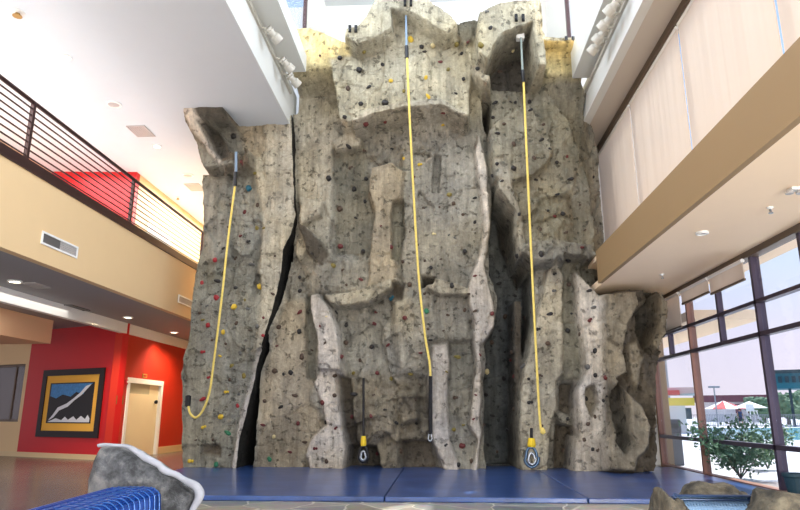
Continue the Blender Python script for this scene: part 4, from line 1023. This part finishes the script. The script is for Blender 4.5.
# ------------------------------------------------------------------ rock benches
def rock(name, c, size, seed, mat, parent=None, cut=None, amp=.14, sub=4, rot=0):
    bm = bmesh.new(); bmesh.ops.create_icosphere(bm, subdivisions=sub, radius=1)
    for v in bm.verts:
        p = v.co.copy()
        q = Vector((math.copysign(abs(p.x)**.6, p.x), math.copysign(abs(p.y)**.6, p.y), math.copysign(abs(p.z)**.6, p.z)))
        k = 1+amp*1.6*mnoise.noise(p*1.3+Vector((seed, seed*2, 0)))+amp*.8*mnoise.noise(p*3.4+Vector((seed, 0, seed)))+amp*.3*mnoise.noise(p*9+Vector((0, seed, seed)))
        v.co = q*k*.85
    vs = [Matrix.Rotation(rot, 3, 'Y') @ Vector((v.co.x*size[0], v.co.y*size[1], v.co.z*size[2])) for v in bm.verts]
    fs = [tuple(v.index for v in f.verts) for f in bm.faces]; bm.free()
    m = MB().add([v+Vector(c) for v in vs], fs)
    m.v = [(x, y, max(z, .0)) for x, y, z in m.v]
    return m.build(name, mat, parent, smooth=True)
# left bench: traced slab boulder with pale cap, blue perforated roll
YB = 3.6
be = empty('rock_bench', (-1.6, YB, 0), 'blue metal mesh bench end against a grey carved boulder in the left foreground', 'bench')
slab = [(86, 530), (86, 500), (90, 466), (92, 449), (97, 448), (118, 447), (128, 451), (158, 469), (176, 480), (188, 487), (193, 493), (190, 504), (181, 520), (178, 560), (170, 640), (92, 640)]
def slab_mb(pts, y, t, jitter, seed, inset=0.03, n=5):
    P3 = [atY(px, py, y) for px, py in pts]
    for p in P3: p.z = max(p.z, 0)
    # densify outline
    D = []
    for i in range(len(P3)):
        a, b = P3[i], P3[(i+1) % len(P3)]
        for k in range(n): D.append(a.lerp(b, k/n))
    c = sum(D, Vector())/len(D)
    rings = []
    for s, dy in ((0.0, .0), (.45, .0), (.8, .0), (.95, .015), (1.0, .05), (1.03, t*.4), (1.02, t*.75), (.97, t), (.5, t), (0, t)):
        R_ = []
        for j, p in enumerate(D):
            q = c+(p-c)*max(s, .001); q.y += dy
            nz = mnoise.noise(q*4+Vector((seed, 0, 0)))*jitter+mnoise.noise(q*11+Vector((seed, 0, 0)))*jitter*.5
            q.y += nz*(1 if dy < t*.5 else -1); q.x += nz*.4*s; q.z = max(0, q.z+nz*.4*s)
            R_.append(q)
        rings.append(R_)
    m = MB(); n_ = len(D); vs = [q for r in rings for q in r]; fs = []
    for i in range(len(rings)-1):
        for j in range(n_): fs.append((i*n_+j, i*n_+(j+1) % n_, (i+1)*n_+(j+1) % n_, (i+1)*n_+j))
    return m.add(vs, fs)
slab_mb(slab, YB, .16, .06, 3).build('boulder', 'boulder_grey', be, smooth=True)
rim = smooth3([tuple(atY(px, py, YB+.02)) for px, py in ((96, 446.5), (118, 445), (131, 448.5), (162, 466.5), (182, 477.5), (195, 485), (199, 492), (196, 504), (187, 524))], 6)
m = MB(); m.tube(rim, [.008+.016*min(1, i/(len(rim)*.7)) for i in range(len(rim))], 10)
m.v = [tuple(Vector(v)+Vector((mnoise.noise(Vector(v)*14)*.02, 0, mnoise.noise(Vector(v)*9+Vector((5, 0, 0)))*.02))) for v in m.v]
m.build('pale_edge', 'boulder_pale', be, smooth=True)
# curved mesh seat: rolled sheet
prof = []
for (px, py) in ((44, 530), (58, 511), (82, 501), (106, 491), (121, 488), (150, 488), (158, 491), (161, 498), (160, 530), (158, 600)):
    prof.append(atY(px, py, YB-.12))
prof = smooth3([tuple(p) for p in prof], 5)
m = MB(); nP = len(prof); L = 10
for k in range(L+1):
    for p in prof: m.v.append((p.x-.02*k*.3, p.y-.09*k, max(.05, p.z-.004*k)))
for k in range(L):
    for j in range(nP-1): m.f.append((k*nP+j, k*nP+j+1, (k+1)*nP+j+1, (k+1)*nP+j))
o = m.build('mesh_sheet', 'bench_blue', be, smooth=True); sd = o.modifiers.new('thick', 'SOLIDIFY'); sd.thickness = .012
# ribs across the rolled sheet
m = MB()
for k in range(16):
    y = -.03-.055*k
    i0 = int(nP*.42)
    m.tube([(p.x+.003, p.y+y, max(.05, p.z+.006-.0024*k)) for p in prof[i0:-4]], .0028, 6)
m.build('rib', 'bench_blue_pale', be)
# blue mesh rods lengthwise
m = MB()
for j in range(4, int(nP*.8), 2):
    p = prof[j]; m.tube([(p.x, p.y-.02, p.z+.007), (p.x-.06, p.y-.88, max(.05, p.z-.03))], .004, 6)
m.build('rod', 'bench_blue', be)

# right bench
YR = 3.6
r2 = empty('rock_bench', (1.9, YR, 0), 'blue metal mesh bench set between brown boulders in the right foreground', 'bench')
def pxrock(x0, x1, ytop, Y, depth, seed, label=None, amp=.12, mat='boulder_brown', rot=0):
    a = atY(x0, ytop, Y); b = atY(x1, ytop, Y); w = (b.x-a.x)/2; zt = a.z
    return rock('boulder', ((a.x+b.x)/2, Y, zt*.5), (w*1.2, depth, zt*.6), seed, mat, r2, amp=amp*1.0, rot=rot, sub=5)
pxrock(652, 682, 489, YR-.05, .25, 4)
pxrock(676, 752, 482, YR+.35, .22, 9, amp=.07)
pxrock(742, 830, 497, YR-.15, .3, 14)
# mesh back
a = atY(672, 494.5, YR+.1); b = atY(748, 494.5, YR+.1)
def mesh_panel(x0, x1, y, ztop, mat, parent):
    def surfp(u, v):   # v 0 top .. 1 front seat
        x = x0+(x1-x0)*u
        if v < .15: t = v/.15; return Vector((x, y+.05*math.sin(t*PI/2)-.05, ztop-.03*(1-math.cos(t*PI/2))-.0))
        t = (v-.15)/.85; return Vector((x, y-.06-.75*t, ztop-.03-.4*t**.7))
    m = MB(); n1, n2 = 26, 22
    for d in (1, -1):
        for k in range(-n2, n1+1):
            pts = []
            for j in range(n2+1):
                u = (k+(j if d == 1 else n2-j))/n1
                if 0 <= u <= 1: pts.append(surfp(u, j/n2))
            if len(pts) > 1: m.tube(pts, .0055, 5)
    m.build('wire_mesh', mat, parent)
    m = MB()
    for j in range(n2+1): m.v += [tuple(surfp(u, j/n2)-Vector((0, 0, .015))) for u in (0, 1)]
    for j in range(n2): m.f.append((2*j, 2*j+1, 2*j+3, 2*j+2))
    o = m.build('added_dark_backing', 'bench_navy', parent); sd = o.modifiers.new('thick', 'SOLIDIFY'); sd.thickness = .006  # navy sheet added to stand in for the dark behind the mesh
    m = MB(); m.tube([surfp(0, 0), surfp(1, 0)], .007, 8); m.tube([surfp(0, 1), surfp(1, 1)], .014, 8); m.tube([surfp(0, v/12) for v in range(13)], .014, 8); m.tube([surfp(1, v/12) for v in range(13)], .014, 8)
    m.build('mesh_frame', 'bench_navy', parent)
    for u in (.08, .92):
        p = surfp(u, 1); MB().tube([(p.x, p.y, 0), (p.x, p.y, p.z)], .02, 8).build('leg', 'bench_blue', parent)
mesh_panel(a.x, b.x, YR+.1, a.z, 'bench_wire', r2)

# ------------------------------------------------------------------ outside
struct('ground_deck', bx(5.25, 220, -60, 260, -.25, -.03), 'deck')
def gz(px, py, z=-.03): return atZ(px, py, z)
struct('ground_planting_bed', bx(5.3, 6.6, 8.6, 12.3, -.03, .0), 'planter_gravel')
p1, p2, p3, p4 = gz(700, 438.5), gz(690, 428), gz(1000, 428), gz(1000, 443)
o = MB().prism([p4, p3, p2, p1], (0, 0, .02)).build('pool', 'pool_water'); tag(o, 'long turquoise swimming pool outside beyond the windows', 'swimming pool')
# roof overhang outside
struct('ceiling_outdoor_canopy', MB().prism([(5.25, 13.6, T1+.18), (6.7, 13.6, T1+.18), (6.7, 30, T1+.18), (5.25, 30, T1+.18)], (0, 0, .2)), 'peach_soffit')
struct('trim_outdoor_eave', bx(5.25, 5.9, -4, 13.6, ZT+.1, ZT+.3), 'peach_soffit')
struct('wall_outdoor_side', bx(5.2, 5.4, 15.9, 24, 0, T1+.18), 'tan_fascia')
# bin
p = gz(674, 465)
e = empty('litter_bin', p, 'grey post-like litter bin just outside the window beside the rock buttress', 'bin')
MB().box(p.x-.19, p.x+.19, p.y-.19, p.y+.19, -.03, .72).build('body', 'bin_grey', e, bevel=.02)
MB().box(p.x-.2, p.x+.2, p.y-.2, p.y+.2, .72, 1.04).build('hood', 'bin_dark', e, bevel=.03)
bx(p.x-.12, p.x+.12, p.y-.205, p.y-.2, .82, .94).build('opening', 'black_metal', e)
p = gz(800, 500); e = empty('planter_pot', p, 'dark teal pot outside the window at the lower right corner', 'pot')
MB().lathe([(.1, 0), (.13, .03), (.17, .3), (.19, .32), (.19, .36), (.15, .36), (.14, .3)], p, 20).build('pot', 'teal_dark', e)
MB().lathe([(.14, .28), (.13, .31), (.02, .32)], p, 16).build('soil', 'bark', e)
# bush
def bush(base, R, Hh, n, mat, label, name='shrub', ls=.09, seed=1, stems=7):
    r = random.Random(seed); e = empty(name, base, label, 'shrub')
    m = MB(); tips = []
    for k in range(stems):
        a = r.uniform(0, 2*PI); rr = R*r.uniform(.3, 1); hh = Hh*r.uniform(.55, 1)
        tip = Vector((base.x+rr*math.cos(a), base.y+rr*math.sin(a), base.z+hh)); mid = base.lerp(tip, .5)+Vector((0, 0, hh*.12))
        m.tube([base, mid, tip], [.014, .009, .004], 5); tips += [mid.lerp(tip, t) for t in (-.6, -.2, .2, .6, 1)]
    m.build('stem', 'bark', e)
    m = MB()
    for k in range(n):
        c = r.choice(tips)+Vector((r.gauss(0, R*.16), r.gauss(0, R*.16), r.gauss(0, Hh*.07))); c.z = max(c.z, base.z+.05)
        d = Vector((r.gauss(0, 1), r.gauss(0, 1), r.gauss(.3, .7))).normalized(); s = d.cross(Vector((r.gauss(0, 1), r.gauss(0, 1), r.gauss(0, 1)))).normalized(); l = ls*r.uniform(.6, 1.3)
        m.add([c, c+d*l*.5+s*l*.28, c+d*l, c+d*l*.5-s*l*.28, c+d*l*.5+s.cross(d)*l*.06], [(0, 1, 4), (1, 2, 4), (2, 3, 4), (3, 0, 4)])
    m.build('foliage', mat, e)
    return e
b0 = gz(741, 480); b0.z = 0
bush(b0, .95, 1.05, 2300, 'leaf', 'leafy dark green shrub right outside the middle window', seed=3)
b1 = gz(768, 470); b1.z = 0
bush(b1, .6, .75, 1000, 'leaf_pale', 'smaller pale green shrub outside to the right of the leafy dark one', seed=5)
# umbrella
def parasol(px, foot, h, r, label, mats):
    p = gz(px, foot); e = empty('parasol', p, label, 'parasol')
    MB().tube([p, p+Vector((0, 0, h))], .05, 8).build('pole', 'white_paint', e)
    n = 10
    for q in range(n):
        a0, a1 = q*2*PI/n, (q+1)*2*PI/n
        v = [p+Vector((0, 0, h)), p+Vector((r*math.cos(a0), r*math.sin(a0), h-r*.4)), p+Vector((r*math.cos(a1), r*math.sin(a1), h-r*.4))]
        MB().prism(v, (0, 0, .04)).build('canopy_panel', mats[q % len(mats)], e)
parasol(726, 424, 2.9, 2.6, 'red and white poolside parasol seen through the middle window', ['awning_red', 'white_paint'])
parasol(752, 425.5, 2.6, 1.8, 'pale poolside parasol to the right of the red and white one', ['white_paint'])
# people by the pool
def person(px, foot, h, label):
    p = gz(px, foot); s = h/1.75
    e = empty('person', p, label, 'person')
    me = bpy.data.meshes.new('body')
    J = {'pelvis': (0, 0, .95), 'chest': (0, 0, 1.28), 'neck': (0, 0, 1.47), 'head': (0, 0, 1.58), 'top': (0, 0, 1.70), 'ls': (-.19, 0, 1.4), 'le': (-.26, .03, 1.12), 'lw': (-.2, -.12, .92), 'lh': (-.18, -.16, .84),
         'rs': (.19, 0, 1.4), 're': (.27, .03, 1.12), 'rw': (.26, -.08, .88), 'rh': (.26, -.12, .8), 'lk': (-.12, -.02, .5), 'la': (-.13, .02, .08), 'lt': (-.14, -.16, .03), 'lhp': (-.1, 0, .9), 'rhp': (.1, 0, .9), 'rk': (.12, -.05, .5), 'ra': (.15, .02, .08), 'rt': (.16, -.16, .03)}
    R_ = dict(pelvis=.15, chest=.17, neck=.06, head=.1, top=.085, ls=.07, le=.045, lw=.032, lh=.035, rs=.07, re=.045, rw=.032, rh=.035, lhp=.1, rhp=.1, lk=.065, rk=.065, la=.04, ra=.04, lt=.035, rt=.035)
    E = [('pelvis', 'chest'), ('chest', 'neck'), ('neck', 'head'), ('head', 'top'), ('chest', 'ls'), ('ls', 'le'), ('le', 'lw'), ('lw', 'lh'), ('chest', 'rs'), ('rs', 're'), ('re', 'rw'), ('rw', 'rh'), ('pelvis', 'lhp'), ('lhp', 'lk'), ('lk', 'la'), ('la', 'lt'), ('pelvis', 'rhp'), ('rhp', 'rk'), ('rk', 'ra'), ('ra', 'rt')]
    ks = list(J); me.from_pydata([tuple(c*s for c in J[k]) for k in ks], [(ks.index(a), ks.index(b)) for a, b in E], [])
    o = bpy.data.objects.new('body', me); COL.objects.link(o); o.parent = e
    md = o.modifiers.new('skin', 'SKIN'); 
    for i, k in enumerate(ks): me.skin_vertices[0].data[i].radius = (R_[k]*s, R_[k]*s*.85)
    me.skin_vertices[0].data[0].use_root = True
    sb = o.modifiers.new('sub', 'SUBSURF'); sb.levels = 1; sb.render_levels = 2; me.materials.append(M['skin'])
    q = Vector(p)
    MB().lathe([(.17*s, .9*s), (.2*s, 1.0*s), (.2*s, 1.3*s), (.22*s, 1.4*s), (.1*s, 1.48*s)], q, 14).build('shirt', 'shirt_blue', e, smooth=True)
    MB().lathe([(.19*s, .55*s), (.19*s, .9*s), (.18*s, .98*s)], q, 14).build('shorts', 'shorts_dark', e, smooth=True)
    MB().lathe([(.1*s, 1.6*s), (.115*s, 1.66*s), (.09*s, 1.74*s), (.02*s, 1.77*s)], q+Vector((0, .02, 0)), 12).build('hair', 'hair_dark', e, smooth=True)
person(741.5, 427.3, 1.75, 'person in a dark blue top standing on the pool deck')
# distant buildings
def dist(px, D):   # ground point at distance D along the pixel column on the horizon
    d = ray(px, 415); d.z = 0; d.normalize(); return Vector((0, 0, 0))+d*D
def hbox(px0, px1, py0, py1, D, depth, name, mat, parent=None):
    a, b = dist(px0, D), dist(px1, D)
    zt = (415-py0)/F_PX*D*.97+H; zb = max(-.03, (415-py1)/F_PX*D*.97+H)
    n = Vector((a.y-b.y, b.x-a.x, 0)).normalized()*depth
    if n.y < 0: n = -n
    return MB().prism([(a.x, a.y, zb), (b.x, b.y, zb), (b.x, b.y, zt), (a.x, a.y, zt)], n).build(name, mat, parent)
e = empty('building', dist(672, 46)+Vector((0, 0, 0)), 'low poolside building with a red roof and yellow banner', 'building')
hbox(655, 686, 400, 460, 48, 4, 'wall', 'pale_building', e); hbox(652, 700, 390.5, 396, 47, 6, 'roof', 'canopy_pink', e); hbox(652, 682, 393, 397, 46.6, 1, 'red_roof_edge', 'awning_red', e)
hbox(664, 696, 400, 407, 46, .2, 'banner', 'banner_yellow', e)
hbox(686, 692, 409, 419, 46, .3, 'doorway', 'teal_dark', e)
e = empty('building', dist(730, 120), 'long maroon-roofed building behind the pool', 'building')
hbox(697, 768, 404, 460, 120, 8, 'wall', 'pale_building', e); hbox(695, 770, 398, 404, 119, 10, 'roof', 'roof_maroon', e)
for a_, b_ in ((748, 756), (736, 742), (760, 765)): hbox(a_, b_, 406, 414, 118.8, .2, 'window', 'roof_maroon', e)
e = empty('building', dist(800, 78), 'teal two-level structure on posts at the right edge beyond the pool', 'building')
hbox(778, 850, 379, 393, 78, 5, 'upper_storey', 'teal_paint', e); hbox(776, 852, 377, 380, 77.8, 5.5, 'roof', 'teal_dark', e)
for a_ in (783, 790, 797, 804, 811): hbox(a_, a_+4, 382.5, 388, 77.7, .2, 'window', 'teal_dark', e)
hbox(792, 795, 393, 425, 78, .4, 'post', 'teal_dark', e); hbox(812, 815, 393, 425, 78, .4, 'post', 'teal_dark', e)
def pole(px, ytop, D, label, arm=True):
    b = dist(px, D); h = (415-ytop)/F_PX*D*.97+H; e = empty('light_pole', b, label, 'light pole')
    MB().tube([b, b+Vector((0, 0, h))], .07, 8).build('pole', 'fence_metal', e)
    bx(b.x-.5, b.x+.5, b.y-.15, b.y+.15, h-.05, h+.12).build('lamp_head', 'fence_metal', e)
pole(671, 362, 55, 'tall thin grey light pole above the red-roofed building')
pole(717, 391, 70, 'short grey light pole between the building and the parasol')
# trees
def tree(px, D, w, ytop, label, seed):
    b = dist(px, D); zt = (415-ytop)/F_PX*D*.97+H; R = w/F_PX*D/2; e = empty('tree', b, label, 'tree')
    MB().tube([b, b+Vector((0, 0, zt*.55))], [.25, .15], 8).build('trunk', 'bark', e)
    r = random.Random(seed); m = MB()
    for k in range(9): m.lump((b.x+r.uniform(-.6, .6)*R, b.y+r.uniform(-.5, .5)*R, zt*.62+r.uniform(-.25, .25)*zt), (R*.5, R*.5, zt*.2), .3, 3, 2.5, seed+k)
    m.build('crown', 'tree_far', e)
tree(764, 110, 26, 398, 'bushy green tree behind the pool, left of the window mullion', 2)
tree(788, 90, 24, 397, 'bushy green tree behind the pool, between the mullion and the teal structure post', 5)
tree(812, 108, 26, 396, 'bushy green tree at the right edge below the teal structure', 7)
tree(706, 150, 16, 404, 'small far tree behind the pool near the short light pole', 9)
# pool fence
a, b = gz(695, 427.2), gz(840, 427.2)
e = empty('pool_fence', a, 'low metal fence of thin bars along the far side of the pool', 'fence')
for z in (.15, 1.15): MB().tube([a+Vector((0, .5, z)), b+Vector((0, .5, z))], .03, 6).build('rail', 'fence_metal', e)
m = MB()
for k in range(90):
    q = a.lerp(b, k/89)+Vector((0, .5, 0)); m.tube([q, q+Vector((0, 0, 1.2))], .02, 4)
o = m.build('bar', 'fence_metal', e)
# lifeguard chair
p = gz(754, 426.5); e = empty('lifeguard_chair', p, 'white raised lifeguard chair to the right of the person by the pool', 'chair')
for sx in (-.4, .4):
    for sy in (-.4, .4): MB().tube([p+Vector((sx*1.3, sy*1.3, 0)), p+Vector((sx*.8, sy*.8, 1.5))], .04, 6).build('leg', 'white_paint', e)
bx(p.x-.4, p.x+.4, p.y-.4, p.y+.4, 1.48, 1.56).build('seat', 'white_paint', e); bx(p.x-.4, p.x+.4, p.y+.34, p.y+.4, 1.56, 2.2).build('backrest', 'white_paint', e)

# ------------------------------------------------------------------ light
w = bpy.data.worlds.new('world'); scene.world = w; w.use_nodes = True
nt = w.node_tree; bg = nt.nodes['Background']
tc = N(nt, 'ShaderNodeTexCoord'); sx = N(nt, 'ShaderNodeSeparateXYZ'); nt.links.new(tc.outputs['Generated'], sx.inputs[0])
cr = N(nt, 'ShaderNodeValToRGB'); nt.links.new(sx.outputs['Z'], cr.inputs[0])
e_ = cr.color_ramp.elements
e_[0].position = 0; e_[0].color = lin((232, 218, 224))+(1,)
e_[1].position = 1; e_[1].color = lin((120, 168, 232))+(1,)
for p_, c_ in ((.1, (228, 218, 230)), (.2, (208, 218, 238)), (.38, (178, 206, 244))):
    q = cr.color_ramp.elements.new(p_); q.color = lin(c_)+(1,)
nt.links.new(cr.outputs[0], bg.inputs[0]); bg.inputs[1].default_value = 1.05
def light(kind, name, loc, energy, color=(1, 1, 1), rot=None, **k):
    d = bpy.data.lights.new(name, kind); d.energy = energy; d.color = color
    for a_, v in k.items(): setattr(d, a_, v)
    o = bpy.data.objects.new(name, d); COL.objects.link(o); o.location = loc
    if rot is not None: o.rotation_euler = rot
    return o
def aim(o, t): o.rotation_euler = (Vector(t)-o.location).to_track_quat('-Z', 'Y').to_euler()
s = light('SUN', 'sun', (20, 10, 30), 6.0, (1, .95, .86), angle=.01); aim(s, (20-.35*10, 10-.42*10-0, 20))
# daylight panels outside the clerestory glass
for sgn in (-1, 1):
    l = light('AREA', 'clerestory_daylight', (sgn*3.35, 5, 9.6+H), 800, (.96, .98, 1), shape='RECTANGLE', size=18, size_y=2.8); aim(l, (0, 5, 9.2+H))
l = light('AREA', 'rear_fill', (-1, -3.9, 5.5), 260, (1, .98, .95), shape='RECTANGLE', size=12, size_y=9); aim(l, (-1, 12, 5.5))  # added fill panel behind the camera, not a window
l = light('AREA', 'rear_up_fill', (-.5, -3.5, .5), 380, (.97, .98, 1), shape='RECTANGLE', size=10, size_y=1.2); aim(l, (-.5, 6, 8.5))  # added upward fill behind the camera for the ceilings
l = light('AREA', 'soffit_fill', (4.1, -2.5, .4), 420, (1, .96, .9), shape='RECTANGLE', size=1.4, size_y=1); aim(l, (4.1, 7, 3.7))  # added fill aimed at the right soffit, no lamp stands here
l = light('AREA', 'gallery_end_fill', (-7.2, 19.5, ZC-.1), 330, (1, .97, .92), shape='RECTANGLE', size=1.6, size_y=5)  # added fill to brighten the far end of the gallery
l = light('AREA', 'gallery_lamp', (-9.0, 8, ZC-.1), 700, (.97, .98, 1), shape='RECTANGLE', size=2, size_y=16); l.rotation_euler = (0, 0, 0)
for p in LOWL: light('SPOT', 'downlight', p-Vector((0, 0, .08)), 140, (1, .85, .62), (0, 0, 0), spot_size=2.2, spot_blend=.7, shadow_soft_size=.1)
l = light('AREA', 'lobby_lamp', (-9, 8, ZB-.05), 160, (1, .96, .9), shape='RECTANGLE', size=3, size_y=12)
for x, y in ((-7.6, 19.5), (-10.5, 14.5), (-8, 15.2)): light('SPOT', 'downlight', (x, y, ZB-.02), 160, (1, .8, .55), (0, 0, 0), spot_size=2.4, spot_blend=.7, shadow_soft_size=.1)
# track spots washing the top of the wall with warm light
for (x, y, z), t, en in (((-2.6, 11.6, 8.6), (-2.6, 13.2, 10.5), 70), ((2.7, 11.6, 8.4), (2.9, 13.2, 10.3), 70)):
    l = light('SPOT', 'track_spot', (x, y, z), en, (1, .78, .42), spot_size=1.3, spot_blend=.8, shadow_soft_size=.08); aim(l, t)

vs = scene.view_settings; vs.view_transform = 'Standard'; vs.look = 'None'; vs.gamma = 1; vs.use_curve_mapping = False; vs.exposure = 0.47
